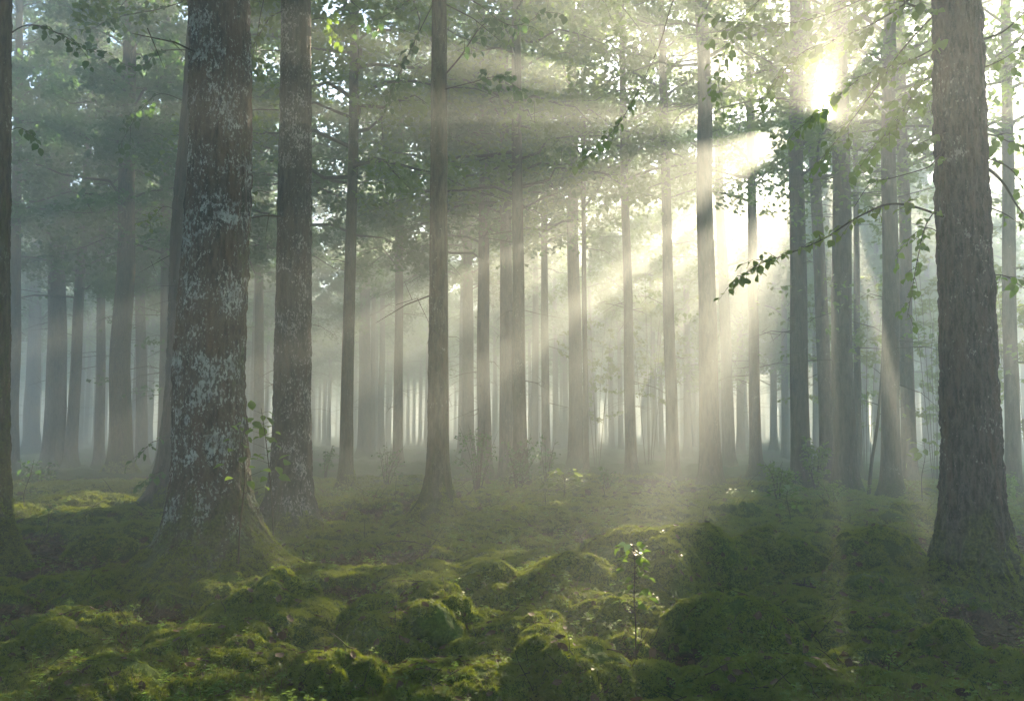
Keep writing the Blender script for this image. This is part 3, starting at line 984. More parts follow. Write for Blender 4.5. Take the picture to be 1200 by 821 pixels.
mid += [
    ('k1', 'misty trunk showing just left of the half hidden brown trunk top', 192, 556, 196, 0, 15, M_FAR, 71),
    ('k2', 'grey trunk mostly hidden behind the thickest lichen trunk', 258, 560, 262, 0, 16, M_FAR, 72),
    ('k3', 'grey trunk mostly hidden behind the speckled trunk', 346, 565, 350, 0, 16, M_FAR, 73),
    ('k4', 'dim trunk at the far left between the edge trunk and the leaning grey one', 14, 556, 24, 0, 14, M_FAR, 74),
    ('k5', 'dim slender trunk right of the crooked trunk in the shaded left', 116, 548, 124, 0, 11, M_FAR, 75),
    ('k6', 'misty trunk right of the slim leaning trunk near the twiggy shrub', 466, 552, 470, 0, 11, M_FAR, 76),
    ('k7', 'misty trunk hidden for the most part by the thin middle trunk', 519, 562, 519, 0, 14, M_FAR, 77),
    ('g1', 'far thin trunk seen between the trunk under the sun gap and its leaning neighbour', 957, 536, 955, 150, 8, M_FAR, 91),  # g trees: dense far crowns added to block the sun shaft in the foreground
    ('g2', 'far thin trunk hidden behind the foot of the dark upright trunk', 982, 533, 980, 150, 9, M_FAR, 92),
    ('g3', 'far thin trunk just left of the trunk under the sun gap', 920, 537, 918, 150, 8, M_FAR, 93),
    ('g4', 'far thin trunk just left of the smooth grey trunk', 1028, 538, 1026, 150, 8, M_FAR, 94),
    ('f1', 'very far thin trunk in the warm glow, left of the slender trunk in the glow', 868, 535, 866, 150, 9, M_FAR, 81),  # f trees: low far crowns added to cover the glaring sky near the sun
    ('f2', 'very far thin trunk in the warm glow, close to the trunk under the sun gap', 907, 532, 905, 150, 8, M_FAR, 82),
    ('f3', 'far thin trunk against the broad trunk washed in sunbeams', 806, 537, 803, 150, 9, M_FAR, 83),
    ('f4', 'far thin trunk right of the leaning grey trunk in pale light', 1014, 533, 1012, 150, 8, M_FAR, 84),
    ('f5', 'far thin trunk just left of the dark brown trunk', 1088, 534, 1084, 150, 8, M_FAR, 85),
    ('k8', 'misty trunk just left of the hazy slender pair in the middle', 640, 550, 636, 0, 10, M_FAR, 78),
]
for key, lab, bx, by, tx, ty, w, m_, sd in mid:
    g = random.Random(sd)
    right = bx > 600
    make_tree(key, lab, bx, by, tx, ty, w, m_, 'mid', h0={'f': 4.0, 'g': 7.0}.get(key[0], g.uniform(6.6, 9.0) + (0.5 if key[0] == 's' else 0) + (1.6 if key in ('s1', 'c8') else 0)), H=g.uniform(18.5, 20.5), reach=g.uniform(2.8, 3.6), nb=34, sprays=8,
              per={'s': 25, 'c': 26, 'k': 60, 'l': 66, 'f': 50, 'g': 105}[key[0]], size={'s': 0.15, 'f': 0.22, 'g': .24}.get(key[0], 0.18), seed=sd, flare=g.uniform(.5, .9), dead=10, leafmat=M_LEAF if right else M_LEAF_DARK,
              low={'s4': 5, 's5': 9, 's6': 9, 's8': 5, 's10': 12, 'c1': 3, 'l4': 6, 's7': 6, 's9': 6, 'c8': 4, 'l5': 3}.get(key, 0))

# ------------------------------------------------------------------ moss growing on the feet of the front trunks
for n, (key, top, dens) in enumerate([('big', .6, 6500), ('right', .45, 3500), ('middle', .55, 2600), ('pale', .45, 3000), ('behind', .8, 3000), ('edge', .8, 2000), ('slim', .5, 400), ('l4', .6, 500)]):
    t, D, axis = NEAR[key]
    r = np.random.default_rng(660 + n)
    me = [c for c in t.children if c.name.startswith('trunk')][0].data
    co = np.empty(len(me.vertices) * 3, dtype=np.float32); me.vertices.foreach_get('co', co); co = co.reshape(-1, 3).astype(float)
    fv = np.empty(len(me.loops), dtype=np.int32); me.loops.foreach_get('vertex_index', fv); fv = fv.reshape(-1, 4)
    A, B, Cc, Dd = (co[fv[:, q]] for q in range(4))
    nrm = np.cross(Cc - A, Dd - B); ar = np.linalg.norm(nrm, axis=1); nrm /= ar[:, None] + 1e-9
    cen = (A + B + Cc + Dd) / 4
    side = 0.25 * nrm[:, 0]
    cover = noise3(cen[:, 0] * 5 + n, cen[:, 1] * 5, cen[:, 2] * 2.2, 70) * .45 + noise3(cen[:, 0] * 14 + n, cen[:, 1] * 14, cen[:, 2] * 7, 71) * .3 + side + .45 - cen[:, 2] / top
    ok = np.where((cover > 0) & (cen[:, 2] > -.15) & (nrm[:, 1] < .5))[0]
    if len(ok) < 10: continue
    pick = r.choice(ok, dens, p=ar[ok] / ar[ok].sum())
    u, v = r.uniform(size=(2, dens, 1))
    P = (A[pick] * (1 - u) + B[pick] * u) * (1 - v) + (Dd[pick] * (1 - u) + Cc[pick] * u) * v
    Nn = nrm[pick] + [0, 0, .35]; Nn /= np.linalg.norm(Nn, axis=1, keepdims=True)
    scatter('moss', P, Nn, (.45 + .55 * r.uniform(size=dens)) * max(1, D / 8) ** .8, 3, MOSS_GROUP, t, r)

# ------------------------------------------------------------------ leafy branches and small plants near the camera
_LEAVES = {}


def leaf_mesh(mat, v, fine=True):
    key = (mat.name, v)
    if key in _LEAVES: return _LEAVES[key]
    r = np.random.default_rng(900 + v)
    s = np.array([0, .18, .42, .68, .88, 1.0])
    w = np.array([.03, .30, .42, .33, .14, 0.005]) * r.uniform(.85, 1.15)
    bend = r.uniform(.05, .3); fold = r.uniform(.1, .45); wav = r.uniform(-.06, .06)
    V = []
    for q in range(6):
        zc = -bend * s[q] ** 2
        for e in (-1, 0, 1):
            V.append((s[q], e * w[q], zc + abs(e) * w[q] * fold + e * wav * math.sin(5 * s[q])))
    F = [(q * 3 + e, q * 3 + e + 1, q * 3 + e + 4, q * 3 + e + 3) for q in range(5) for e in (0, 1)]
    me = mesh_np('leaf', np.array(V), [np.array(F)], [mat])
    _LEAVES[key] = me
    return me


def leaf_matrix(p, out, size, g, droop=0.5):
    a = np.array(out, dtype=float); a[2] = a[2] * 0.4 - abs(g.normal(droop, 0.3)); a += g.normal(0, .35, 3); a /= np.linalg.norm(a)
    up = np.array([g.normal(0, .4), g.normal(0, .4), 1.0])
    b = np.cross(up, a); b /= np.linalg.norm(b); n = np.cross(a, b)
    s = size * g.uniform(.6, 1.2)
    return Matrix(((a[0] * s, b[0] * s, n[0] * s, p[0]), (a[1] * s, b[1] * s, n[1] * s, p[1]), (a[2] * s, b[2] * s, n[2] * s, p[2]), (0, 0, 0, 1)))


def put_leaf(parent, M, mat, g, name='leaf'):
    o = bpy.data.objects.new(name, leaf_mesh(mat, int(g.integers(0, 4))))
    o.matrix_local = M
    o.parent = parent
    COL.objects.link(o)
    return o


def curve(P, n):
    P = np.asarray(P, float)
    t = np.linspace(0, len(P) - 1, n)
    # Catmull-Rom
    out = []
    Q = np.vstack([2 * P[0] - P[1], P, 2 * P[-1] - P[-2]])
    for x in t:
        k = min(int(x), len(P) - 2); f = x - k
        a, b, c, d = Q[k], Q[k + 1], Q[k + 2], Q[k + 3]
        out.append(0.5 * (2 * b + (c - a) * f + (2 * a - 5 * b + 4 * c - d) * f * f + (3 * b - a - 3 * c + d) * f ** 3))
    return np.array(out)


LEFT = {}
REST = {}


def leafy_branch(key, pts, r0, twigs, per, size, mat, start=0.25, spread=0.28, droop=0.5, seed=0):
    """pts: (picture x, picture y, nearer/farther than the trunk in metres)"""
    t, D, axis = NEAR[key]
    g = np.random.default_rng(5000 + seed)
    org = np.array(t.location)
    P = [np.array(at_depth(a, b, D + c)) - org for a, b, c in pts]
    P[0] = axis(P[0][2])
    C = curve(P, 6 * len(P))
    mb = MB(); mb.tube(C, np.linspace(r0, max(0.0018, r0 * .16), len(C)), 6)
    spots = []
    n = len(C)
    dir_end = C[-1] - C[-2]; dir_end /= np.linalg.norm(dir_end)
    for q in range(twigs):
        f = start + (1 - start) * (q + g.uniform(.1, .9)) / max(twigs, 1)
        k = min(int(f * (n - 1)), n - 2)
        d = C[k + 1] - C[k]; d /= np.linalg.norm(d)
        side = np.cross(d, [0, 0, 1]); side /= np.linalg.norm(side) + 1e-6
        sgn = 1 if q % 2 else -1
        tw = d * 0.7 + side * sgn * g.uniform(.5, 1.1) + np.array([0, 0, g.normal(-.1, .25)])
        tw /= np.linalg.norm(tw)
        L = spread * g.uniform(.5, 1.3)
        b0 = C[k]; b1 = b0 + tw * L * .5 + [0, 0, .02]; b2 = b0 + tw * L + [0, 0, -.12 * L]
        mb.tube(np.stack([b0, b1, b2]), [r0 * .3 + .0012, .0022, .0012], 4)
        for m in range(per):
            u = (m + 0.6) / per
            p = b0 * (1 - u) + b2 * u + np.array([0, 0, .01])
            s2 = np.cross(tw, [0, 0, 1]) * (1 if m % 2 else -1)
            spots.append((p, tw * .6 + s2 * (0.9 if m < per - 1 else 0.0)))
    bo = link('branch', mb.mesh('branch', [M_TWIG]), t)
    left = LEFT.setdefault(key, 296)
    g.shuffle(spots)
    for p, o in spots:
        M = leaf_matrix(p, o, size, g, droop)
        if LEFT[key] > 0:
            put_leaf(bo, M, mat, g); LEFT[key] -= 1
        else:
            REST.setdefault(key, []).append((M, mat, int(g.integers(0, 4))))
    return bo


BR = [
    # the big dark brown trunk at the right: left side, top to bottom
    ('right', [(1110, 25, 0), (1075, 9, -.1), (1045, -4, -.2), (1000, -18, -.3)], .017, 13, 4, .095, M_LEAF, .2, .36),
    ('right', [(1112, 262, 0), (1055, 239, -.25), (1010, 252, -.4), (965, 280, -.55), (920, 299, -.6), (885, 312, -.65), (860, 334, -.65)], .011, 26, 4, .075, M_LEAF_BRIGHT, .08, .2),
    ('right', [(1110, -40, 0), (1040, 18, -.1), (990, 42, -.1), (940, 62, -.2), (905, 100, -.2)], .011, 20, 5, .095, M_LEAF, .15, .36),
    ('right', [(1112, -10, 0), (1060, 55, .3), (1030, 98, .3), (990, 152, .2), (958, 192, .2)], .010, 18, 5, .09, M_LEAF, .15, .32),
    ('right', [(1112, 60, 0), (1080, 98, .4), (1058, 130, .5), (1032, 172, .5)], .008, 14, 5, .09, M_LEAF, .15, .32),
    ('right', [(1112, 152, 0), (1096, 188, -.15), (1085, 197, -.2), (1048, 208, -.3), (1020, 216, -.35), (1000, 244, -.4)], .008, 3, 3, .085, M_LEAF_DARK, .1, .14),
    ('right', [(1112, 215, 0), (1088, 258, .3), (1076, 300, .35), (1069, 338, .4), (1063, 372, .4)], .006, 9, 4, .08, M_LEAF, .2, .2),
    ('right', [(1114, 300, 0), (1092, 268, .6), (1070, 275, .8), (1050, 300, .8)], .006, 5, 4, .08, M_LEAF, .3, .2),
    ('right', [(1112, 150, 0), (1085, 165, -.3), (1072, 172, -.3)], .006, 3, 4, .085, M_LEAF_DARK, .3, .14),
    ('right', [(1112, 40, 0), (1070, 70, -.3), (1020, 85, -.4), (975, 118, -.4), (938, 150, -.4)], .009, 18, 5, .10, M_LEAF_BRIGHT, .15, .3),
    ('right', [(1112, -60, 0), (1050, -20, .6), (960, 20, .9), (890, 30, 1.0), (840, 25, 1.0)], .009, 18, 5, .11, M_LEAF, .3, .36),
    ('right', [(1112, 100, 0), (1075, 120, .8), (1040, 150, 1.0), (1005, 200, 1.0)], .007, 14, 5, .11, M_LEAF, .15, .3),
    # its right side
    ('right', [(1138, 52, 0), (1160, 44, -.1), (1185, 30, -.2), (1216, -4, -.2)], .015, 2, 3, .09, M_LEAF, .5, .2),
    ('right', [(1140, 92, 0), (1170, 72, .1), (1190, 60, .2), (1216, 48, .2)], .008, 5, 4, .085, M_LEAF, .3, .24),
    ('right', [(1140, 175, 0), (1170, 208, -.1), (1195, 245, -.2), (1220, 268, -.2)], .017, 2, 3, .085, M_LEAF, .6, .2),
    ('right', [(1140, 178, 0), (1175, 192, .1), (1200, 214, .2), (1226, 232, .2)], .010, 5, 4, .085, M_LEAF_DARK, .25, .25),
    ('right', [(1142, 150, 0), (1168, 160, .2), (1190, 170, .3), (1216, 176, .3)], .008, 8, 4, .095, M_LEAF_DARK, .15, .24),
    ('right', [(1142, 235, 0), (1172, 248, -.1), (1200, 266, -.1)], .010, 2, 3, .08, M_LEAF, .5, .2),
    ('right', [(1142, 330, 0), (1172, 322, .3), (1196, 335, .4), (1215, 350, .4)], .006, 5, 4, .085, M_LEAF_BRIGHT, .3, .2),
    # the thin trunk in the middle
    ('middle', [(516, 95, 0), (540, 66, -.2), (560, 36, -.3), (580, 18, -.4)], .016, 7, 4, .13, M_LEAF_DARK, .3, .4),
    ('middle', [(516, 106, 0), (552, 97, -.3), (585, 90, -.5), (608, 104, -.6)], .009, 9, 4, .13, M_LEAF_DARK, .35, .34),
    ('middle', [(516, -20, 0), (560, 5, -.4), (600, 30, -.6), (645, 12, -.8)], .012, 9, 4, .13, M_LEAF_DARK, .3, .4),
    ('middle', [(516, -10, 0), (490, 40, .1), (470, 82, .1), (455, 114, .1)], .010, 10, 4, .12, M_LEAF_DARK, .3, .36),
    ('middle', [(516, -30, 0), (480, 0, .2), (445, 22, .3), (415, 30, .3)], .010, 8, 4, .12, M_LEAF_DARK, .3, .36),
    ('right', [(1110, -90, 0), (950, -80, .6), (810, -30, 1.6), (770, 60, 2), (735, 130, 2), (712, 160, 2), (680, 190, 2)], .009, 15, 4, .09, M_LEAF, .58, .34),
    ('right', [(1110, -100, 0), (980, -60, .8), (890, 0, 1.4), (850, 60, 1.6), (835, 110, 1.7)], .006, 14, 4, .09, M_LEAF, .5, .34),
    # the speckled trunk
    ('pale', [(348, 8, 0), (318, 20, -.3), (302, 44, -.4), (292, 62, -.4)], .012, 8, 4, .11, M_LEAF_BRIGHT, .25, .3),
    ('pale', [(348, -40, 0), (312, -8, .2), (300, 70, .3), (312, 92, .3)], .010, 8, 4, .11, M_LEAF, .4, .3),
    ('pale', [(348, 30, 0), (380, 22, .2), (395, 45, .2)], .008, 5, 4, .11, M_LEAF, .4, .3),
    ('pale', [(345, 240, 0), (308, 224, -.2), (298, 228, -.2), (294, 240, -.2)], .006, 3, 3, .10, M_LEAF, .5, .2),
    # the half hidden brown trunk
    ('behind', [(208, 512, 0), (184, 516, -1.6), (172, 524, -1.7), (163, 534, -1.7)], .008, 5, 3, .11, M_LEAF_DARK, .3, .26),
    ('behind', [(206, 540, 0), (188, 552, -1.6), (176, 558, -1.7), (164, 568, -1.8)], .008, 5, 3, .12, M_LEAF_DARK, .3, .26),
    ('behind', [(225, 262, 0), (196, 242, -.5), (182, 252, -.5), (172, 262, -.5)], .007, 5, 4, .11, M_LEAF, .4, .25),
    ('behind', [(232, 60, 0), (190, 60, -.2), (160, 80, -.3), (120, 60, -.3)], .012, 11, 4, .14, M_LEAF_DARK, .3, .42),
    ('behind', [(235, -10, 0), (190, 10, .2), (140, 20, .4), (95, 40, .5)], .012, 11, 4, .14, M_LEAF_DARK, .3, .42),
    ('behind', [(228, 130, 0), (190, 110, .2), (165, 130, .3), (140, 170, .3)], .010, 10, 4, .13, M_LEAF_DARK, .35, .4),
    # the trunk cut by the left edge
    ('edge', [(-8, 60, 0), (30, 30, .3), (70, 40, .5), (105, 62, .7)], .011, 8, 4, .10, M_LEAF_DARK, .4, .3),
    ('edge', [(-12, 170, 0), (20, 150, .2), (40, 160, .3)], .006, 3, 4, .09, M_LEAF_DARK, .5, .2),
]
for n, (key, pts, r0, tw, per, size, mat, start, spread) in enumerate(BR):
    leafy_branch(key, pts, r0, tw, per, size, mat, start, spread, seed=n)
for key, lst in REST.items():
    Vs = []; Fs = []; q = 0
    for M, mat, v in lst:
        me = leaf_mesh(mat, v)
        co = np.empty(len(me.vertices) * 3, dtype=np.float32); me.vertices.foreach_get('co', co)
        A = np.array(M)
        Vs.append(co.reshape(-1, 3) @ A[:3, :3].T + A[:3, 3])
        f = np.array([list(p.vertices) for p in me.polygons]); Fs.append(f + q); q += len(me.vertices)
    o = link('foliage', mesh_np('foliage', np.concatenate(Vs), [np.concatenate(Fs)], [M_LEAF]), NEAR[key][0])
    o['kind'] = 'stuff'


def sapling(label, stem, D, r0, leaves, size, mat, name='sapling', cat='sapling', pale=0, seed=0, spread=0.06):
    """stem: picture points from the foot up at distance D; leaves as parts of their own along its upper part"""
    g = np.random.default_rng(7000 + seed)
    P = [np.array(at_depth(a, b, D + (c[0] if c else 0))) for a, b, *c in stem]
    P[0][2] = gh(P[0][0], P[0][1]) - .03 if stem[0][1] > 560 else P[0][2]
    org = P[0].copy()
    t = link(name, None, None, org)
    tag(t, label, cat)
    C = curve([p - org for p in P], 5 * len(P))
    mb = MB(); mb.tube(C, np.linspace(r0, r0 * .35, len(C)), 6)
    so = link('stem', None, t)
    Ls = []
    for q in range(leaves):
        f = 0.42 + 0.58 * (q + .5) / leaves
        p = C[min(int(f * (len(C) - 1)), len(C) - 1)]
        az = q * 2.4 + g.normal(0, .3)
        d = np.array([math.cos(az), math.sin(az) * .9, .35])
        e = p + d * spread * g.uniform(.4, 1.4) * (1.25 - f * .7)
        mb.tube(np.stack([p, (p + e) / 2 + [0, 0, .004], e]), [r0 * .3, r0 * .22, r0 * .15], 4)
        Ls.append((e, d, pale and q >= leaves - pale))
    so.data if so.data else None
    bpy.data.objects.remove(so)
    so = link('stem', mb.mesh('stem', [M_TWIG]), t)
    for e, d, pl in Ls:
        M = leaf_matrix(e, d, size * (1.05 if pl else 1), g, .15 if not pl else -.4)
        o = put_leaf(t, M, M_LEAF_PALE if pl else mat, g)
        if pl: o['label'] = 'pale whitish young leaf at the tip'
    return t


D0 = on_ground(743, 776).y
sapling('young sapling with two pale top leaves standing alone among the moss mounds', [(744, 776), (745, 735), (743, 700), (744, 660), (742, 638)], D0, .006, 52, .064, M_LEAF, pale=3, seed=1, spread=.11)
DB = NEAR['big'][1] - 0.62
sapling('thin sapling growing up against the thickest lichen trunk', [(279, 676), (281, 620), (287, 560), (284, 520), (290, 488)], DB, .009, 20, .105, M_LEAF, seed=2, spread=.17)
sapling('leafy seedling behind the right side of the thickest lichen trunk', [(322, 640, 1.2), (318, 580, 1.2), (312, 520, 1.2), (306, 478, 1.2)], DB, .007, 22, .11, M_LEAF, seed=3, spread=.16)
sapling('small dim sapling at the left edge among the mounds', [(30, 612), (28, 580), (36, 555), (40, 538)], on_ground(30, 612).y, .008, 16, .10, M_LEAF_DARK, seed=4, spread=.2)
sapling('tiny seedling left of the flat lit mossy rise', [(148 - 92, 622), (57, 606), (58, 590)], on_ground(56, 622).y, .005, 9, .08, M_LEAF_DARK, seed=5, spread=.1)
sapling('small bushy sapling in the hazy middle of the clearing', [(660, 594), (661, 580), (662, 566), (660, 555)], on_ground(660, 594).y, .01, 34, .15, M_LEAF_BRIGHT, seed=6, spread=.42)
sapling('upright plant with pale tips before the hazy leafy shrub', [(925, 628), (926, 605), (922, 585), (924, 570)], on_ground(925, 628).y, .007, 30, .115, M_LEAF, pale=4, seed=7, spread=.24)
sapling('thin bare stem leaning right between two misty trunks', [(1018, 582), (1021, 545), (1029, 490), (1034, 420), (1038, 330), (1052, 240)], on_ground(1018, 582).y, .045, 16, .16, M_LEAF_BRIGHT, cat='sapling', seed=8, spread=.5)
sapling('leafy seedling left of the dark brown trunk in the haze', [(1081, 592), (1080, 560), (1084, 535), (1082, 512)], on_ground(1081, 592).y, .009, 16, .2, M_LEAF_BRIGHT, seed=9, spread=.35)
sapling('seedling with few leaves on the sunlit moss, left of the mound hollow', [(582, 716), (583, 704), (582, 696)], on_ground(582, 735).y + .3, .003, 5, .035, M_LEAF, seed=10, spread=.04)
sapling('dry bare stalk rising from the sunlit mound', [(465, 772), (463, 735), (465, 700)], on_ground(465, 772).y, .004, 3, .03, M_LITTER, 'dry_stalk', 'stalk', seed=11, spread=.02)
sapling('shorter dry bare stalk beside the taller one on the sunlit mound', [(479, 748), (479, 730), (480, 712)], on_ground(479, 765).y, .003, 2, .025, M_LITTER, 'dry_stalk', 'stalk', seed=12, spread=.02)


def shrub(label, px, py, wpx, hpx, stems, leaves, size, mat, seed, name='shrub', cat='shrub'):
    g = np.random.default_rng(8000 + seed)
    b = on_ground(px, py); D = b.y
    b.z = gh(b.x, b.y)
    t = link(name, None, None, b); tag(t, label, cat)
    w = wpx * D / 1000.0 * .5; h = hpx * D / 1000.0
    mb = MB(); C = []
    for k in range(stems):
        a = g.uniform(0, 6.28); q = w * math.sqrt(g.uniform()); hh = h * g.uniform(.55, 1.05)
        e = np.array([q * math.cos(a), q * math.sin(a), hh])
        p = np.stack([[e[0] * .1, e[1] * .1, -.05], e * [.45, .45, .55] + g.normal(0, .04, 3), e])
        cc = curve(p, 8)
        mb.tube(cc, np.linspace(.010, .003, 8), 4)
        for m in range(5):
            f = g.uniform(.35, 1); p0 = cc[min(int(f * 7), 7)]
            d = g.normal(0, 1, 3); d /= np.linalg.norm(d); L = g.uniform(.12, .35) * (w + h) * .5
            p1 = p0 + d * L * [1, 1, .5]
            mb.tube(np.stack([p0, (p0 + p1) / 2 + [0, 0, .02], p1]), [.005, .003, .0015], 3)
            for u in range(leaves):
                f2 = g.uniform(.2, 1.1); C.append(p0 + (p1 - p0) * f2 + g.normal(0, .03 + .12 * size, 3))
    link('stems', mb.mesh('stems', [M_TWIG]), t)
    V, F = leaf_quads(np.array(C), size, g, .2)
    o = link('foliage', mesh_np('foliage', V, [F], [mat], False), t); o['kind'] = 'stuff'
    return t


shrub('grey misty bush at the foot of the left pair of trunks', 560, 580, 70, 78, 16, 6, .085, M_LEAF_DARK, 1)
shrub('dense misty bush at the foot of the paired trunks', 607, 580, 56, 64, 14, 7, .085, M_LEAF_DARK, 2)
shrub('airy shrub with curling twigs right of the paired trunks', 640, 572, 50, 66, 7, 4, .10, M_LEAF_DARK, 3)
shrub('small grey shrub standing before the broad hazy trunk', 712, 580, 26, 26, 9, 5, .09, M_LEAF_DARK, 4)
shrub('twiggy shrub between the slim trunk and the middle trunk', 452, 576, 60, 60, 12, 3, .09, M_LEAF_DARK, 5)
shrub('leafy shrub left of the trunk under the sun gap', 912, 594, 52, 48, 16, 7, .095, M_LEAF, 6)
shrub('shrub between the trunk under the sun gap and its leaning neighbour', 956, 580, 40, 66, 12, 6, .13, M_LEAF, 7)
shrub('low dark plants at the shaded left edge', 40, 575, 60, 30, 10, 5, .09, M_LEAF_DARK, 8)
shrub('small shrub beside the narrow trunk at the right edge', 1176, 600, 50, 40, 10, 6, .10, M_LEAF, 9)
shrub('low green shrub against the foot of the dark upright trunk', 975, 596, 46, 26, 10, 6, .085, M_LEAF, 10)
shrub('thin shrub in the haze left of the slim leaning trunk', 380, 566, 36, 40, 7, 4, .10, M_LEAF_DARK, 11)
# young trees with light green sprays in the lit wood at the right
for k, (px, py, hpx) in enumerate([(1015, 566, 330), (1096, 570, 380), (1166, 572, 420), (985, 560, 300), (1120, 562, 260), (760, 552, 250), (700, 550, 210), (1205, 580, 420)]):
    lab = ['young tree with sparse bright sprays beside the thin bare stem', 'young tree with bright sprays left of the dark brown trunk', 'young tree with yellow green sprays right of the dark brown trunk',
           'young tree with sprays behind the dark upright trunk', 'small young tree half hidden behind the dark brown trunk', 'young tree in the haze between two glowing trunks',
           'young tree in the haze right of the broad hazy trunk', 'young tree with yellow green sprays at the right edge'][k]
    shrub(lab, px, py, 110, hpx, 7, 26, .17, M_LEAF_BRIGHT, 20 + k, 'young_tree', 'young tree')

# grass clump with two bleached blades
b = on_ground(1006, 648); b.z = gh(b.x, b.y)
t = link('grass_clump', None, None, b); tag(t, 'clump of drooping grass with two bleached blades beside the dome shaped mound', 'grass clump')
g = np.random.default_rng(99)
Vs = []; Fs = []; q = 0


def blade(az, L, w, g):
    s = np.linspace(0, 1, 6)
    r_ = L * (s * .35 + .25 * s ** 2); z_ = L * (s * .95 - .42 * s ** 2.4)
    d = np.array([math.cos(az), math.sin(az), 0]); sd = np.array([-d[1], d[0], 0])
    V = np.concatenate([np.outer(r_, d) + np.outer(z_, [0, 0, 1]) - np.outer(w * (1 - s ** 2) + .0005, sd), np.outer(r_, d) + np.outer(z_, [0, 0, 1]) + np.outer(w * (1 - s ** 2) + .0005, sd)])
    F = np.array([(k, k + 1, k + 7, k + 6) for k in range(5)])
    return V, F


for k in range(46):
    V, F = blade(g.uniform(0, 6.28), g.uniform(.22, .42), .005, g); Vs.append(V + g.normal(0, .02, 3) * [1, 1, 0]); Fs.append(F + q); q += len(V)
o = link('blades', mesh_np('blades', np.concatenate(Vs), [np.concatenate(Fs)], [M_BLADE]), t); o['kind'] = 'stuff'
for az in (2.9, 0.35):
    V, F = blade(az, .40, .009, g)
    o = link('blade', mesh_np('blade', V, [F], [M_WHITE]), t); o['label'] = 'bleached whitish blade'


def stick(label, pts, r0, seed):
    g = np.random.default_rng(seed)
    P = [np.array(on_ground(a, b)) for a, b in pts]
    for p in P: p[2] = gh(p[0], p[1]) + r0 + .03
    org = P[0].copy()
    C = curve([p - org for p in P], 12) + g.normal(0, .006, (12, 3))
    mb = MB(); mb.tube(C, np.linspace(r0, r0 * .5, 12), 7)
    mb.tube(np.stack([C[6], C[6] + [.03, .05, .06]]), [r0 * .5, r0 * .2], 5)
    o = link('fallen_branch', mb.mesh('fallen_branch', [M_TWIG]), None, org)
    tag(o, label, 'stick')


stick('dead stick lying across the moss in front of the overhung mound', [(930, 694), (942, 700), (955, 708)], .014, 1)
stick('bent dead twig on the litter behind the overhung mound', [(965, 664), (978, 655), (990, 668)], .012, 2)
stick('dead branch lying on the litter near the thin middle trunk', [(440, 652), (470, 650), (505, 655)], .010, 3)
stick('short dead stick in the leaf litter at the left', [(20, 660), (50, 652), (85, 657)], .013, 4)
stick('broken stick in the shaded litter below the thickest trunk', [(110, 715), (150, 722), (185, 716)], .010, 5)

# trees of the forest further back: a few shapes, copied
VAR = []
for k in range(6):
    g = np.random.default_rng(300 + k)
    H = [19, 20, 18.5, 20, 19, 20][k]
    me, axis = trunk_mesh('trunk', [0.20, 0.16, 0.24, 0.18, 0.28, 0.21][k], H, (g.normal(0, .006), g.normal(0, .006)), M_FAR, 14, ZS_LOW(H), 0.6, 5, 70 + k)
    limbs, dry, C = crown_parts(axis, [9.0, 10.0, 8.5, 10.5, 8.0, 9.5][k], H - .4, 3.1, 26, 6, 42, 0.24, g, dead=26)
    V, F = leaf_quads(C, 0.24, g, tri=True)
    VAR.append((me, joined(limbs + dry).mesh('limbs', [M_TWIG]), V, F))
SHARED = []
for k, (me, lm_, V, F) in enumerate(VAR):
    SHARED.append((me, lm_, mesh_np('crown', V, [F], [M_LEAF if k % 2 else M_LEAF_DARK], False)))

g = np.random.default_rng(2024)
placed = [(x_, y_) for x_, y_, r_ in TREES]
far = []
tries = 0
while len(far) < 250 and tries < 20000:
    tries += 1
    Y = 34 + 78 * math.sqrt(g.uniform(0, 1))
    X = g.uniform(-1, 1) * (0.64 * Y + 3)
    if min((X - a) ** 2 + (Y - b) ** 2 for a, b in placed) < 2.5 ** 2:
        continue
    placed.append((X, Y)); far.append((X, Y))
# the flanks of the forest, just outside the picture, so that light and shade go on there
side = []
tries = 0
while len(side) < 44 and tries < 4000:
    tries += 1
    Y = g.uniform(-16, 30); s = g.choice([-1, 1])
    X = s * (0.64 * max(Y, 1) + g.uniform(5.0, 11)) if Y > -4 else g.uniform(-12, 12)
    if min((X - a) ** 2 + (Y - b) ** 2 for a, b in placed) < 3.2 ** 2:
        continue
    placed.append((X, Y)); side.append((X, Y))

SHORT = {'l1': 'the leaning trunk', 'l2': 'the stout trunk', 'l3': 'the crooked trunk', 'l4': 'the mossy trunk', 'behind': 'the brown trunk',
         'big': 'the lichen trunk', 'pale': 'the speckled trunk', 'slim': 'the slim trunk', 'middle': 'the middle trunk', 'c1': 'the leftmost bush trunk', 'c2': 'the stout bush trunk',
         'c4': 'the paired trunks', 'c5': 'the broad hazy trunk', 'c7': 'the slender trunk', 'c8': 'the warm trunk', 's1': 'the sunbeam trunk',
         's3': 'the glow trunk', 's4': 'the sun gap trunk', 's6': 'the dark upright trunk', 's8': 'the grey trunk', 'right': 'the dark brown trunk', 's10': 'the right edge trunk'}
marks = sorted((600 + 1000 * NEAR[k][0].location.x / NEAR[k][1], 520 * NEAR[k][0].dimensions.x + 1000 * {'big': .5, 'right': .36, 'behind': .45, 'pale': .27, 'edge': .3}.get(k, .22) / NEAR[k][1], v) for k, v in SHORT.items())
between = {}
for n, (X, Y) in enumerate(far):
    px = 600 + 1000 * X / Y
    if Y > 66 or any(abs(px - m[0]) < m[1] for m in marks): continue
    for q in range(len(marks) - 1):
        if marks[q][0] < px < marks[q + 1][0]: between.setdefault(q, []).append((px, n))
FARLAB = {}
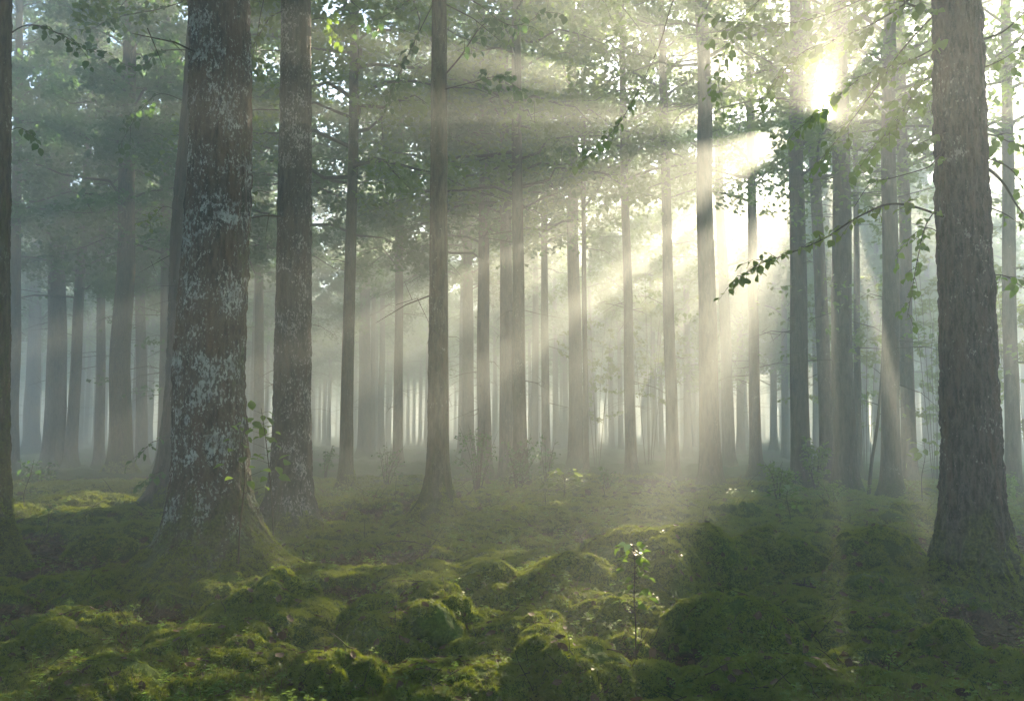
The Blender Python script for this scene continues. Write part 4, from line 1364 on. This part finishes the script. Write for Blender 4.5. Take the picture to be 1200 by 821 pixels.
for q, lst in between.items():
    lst.sort()
    # keep the ones that stand clear of each other
    a, b = marks[q][2], marks[q + 1][2]
    if len(lst) == 1: FARLAB[lst[0][1]] = 'nearest of the far hazy trunks between %s and %s' % (a, b)
    elif len(lst) == 2:
        FARLAB[lst[0][1]] = 'left one of two far trunks between %s and %s' % (a, b)
        FARLAB[lst[1][1]] = 'right one of two far trunks between %s and %s' % (a, b)
    else:
        for w_, (px, n) in enumerate(lst[:6]):
            FARLAB[n] = '%s far trunk from left, between %s and %s' % (['first', 'second', 'third', 'fourth', 'fifth', 'sixth'][w_], a, b)

for n, (X, Y) in enumerate(far + side):
    k = int(g.integers(0, 6))
    me, lm_, cr = SHARED[k]
    t = link('tree', None, None, (X, Y, gh(X, Y) - 0.05))
    t.rotation_euler = (0, 0, g.uniform(0, 6.28))
    s = g.uniform(0.85, 1.06)
    t.scale = (s, s, s * g.uniform(0.93, 1.0))
    if n < len(far):
        tag(t, FARLAB.get(n, 'slender trunk far back in the forest, almost lost in the haze'), 'tree', 'far trees fading into the haze')
    else:
        tag(t, 'tree beside the clearing outside the edge of the picture', 'tree', 'trees flanking the clearing')
    link('trunk', me, t); link('limbs', lm_, t)['kind'] = 'stuff'
    if Y < 62:
        m4 = t.matrix_basis
        V, F = VAR[k][2], VAR[k][3]
        Cw = V.reshape(-1, 3, 3).mean(1)
        R3 = np.array(m4.to_3x3()); 
        keep = gap_mask(Cw @ R3.T + np.array(t.location))
        Vk = V.reshape(-1, 3, 3)[keep].reshape(-1, 3)
        Fk = np.arange(len(Vk)).reshape(-1, 3)
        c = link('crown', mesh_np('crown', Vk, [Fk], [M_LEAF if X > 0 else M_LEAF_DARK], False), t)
    else:
        c = link('crown', cr, t)
    c['kind'] = 'stuff'

# the wood beyond, where single trees can no longer be told apart
g = np.random.default_rng(77)
wt = MB(); WC = []
for k in range(760):
    Y = g.uniform(110, 265); X = g.uniform(-1, 1) * (0.66 * Y + 6)
    z = gh(X, Y); H = g.uniform(16, 20); r = g.uniform(.13, .28)
    wt.tube([(X, Y, z - .3), (X, Y, z + H * .5), (X + g.normal(0, .3), Y, z + H)], [r * 1.1, r * .75, r * .25], 6)
    m = 300
    hh = z + H * (1 - 0.55 * g.uniform(size=m) ** 1.3)
    rad_ = (0.5 + 3.0 * (1 - (hh - z) / H)) * np.sqrt(g.uniform(size=m)); a_ = g.uniform(0, 6.283, m)
    WC.append(np.stack([X + rad_ * np.cos(a_), Y + rad_ * np.sin(a_), hh], -1))
WC = np.concatenate(WC)
WV, WF = leaf_quads(WC, 0.85, g, tri=True)
wood = link('distant_wood', wt.mesh('distant_wood', [M_FAR]))
tag(wood, 'mass of trunks at the far end of the forest, dissolving in the haze', 'forest', kind='stuff')
wc = link('foliage', mesh_np('foliage', WV, [WF], [M_LEAF_DARK], False), wood)
wc['kind'] = 'stuff'

# ------------------------------------------------------------------ the haze between the trees
hb = MB()
x0, x1, y0, y1, z0, z1 = -345, 345, -345, 345, -2.2, HAZE_TOP
hb.add([(x0, y0, z0), (x1, y0, z0), (x1, y1, z0), (x0, y1, z0), (x0, y0, z1), (x1, y0, z1), (x1, y1, z1), (x0, y1, z1)],
       [(3, 2, 1, 0), (4, 5, 6, 7), (0, 1, 5, 4), (1, 2, 6, 5), (2, 3, 7, 6), (3, 0, 4, 7)])
mh, nt, out = new_mat('morning haze')
pv = nd(nt, 'ShaderNodeVolumePrincipled')
pv.inputs['Color'].default_value = (0.84, 0.93, 0.95, 1)
pv.inputs['Density'].default_value = HAZE_DENSITY
pv.inputs['Anisotropy'].default_value = HAZE_ANISO
nt.links.new(pv.outputs[0], out.inputs['Volume'])
haze = link('haze', hb.mesh('haze', [mh], False))
tag(haze, 'pale morning mist filling the forest', 'haze', kind='stuff')
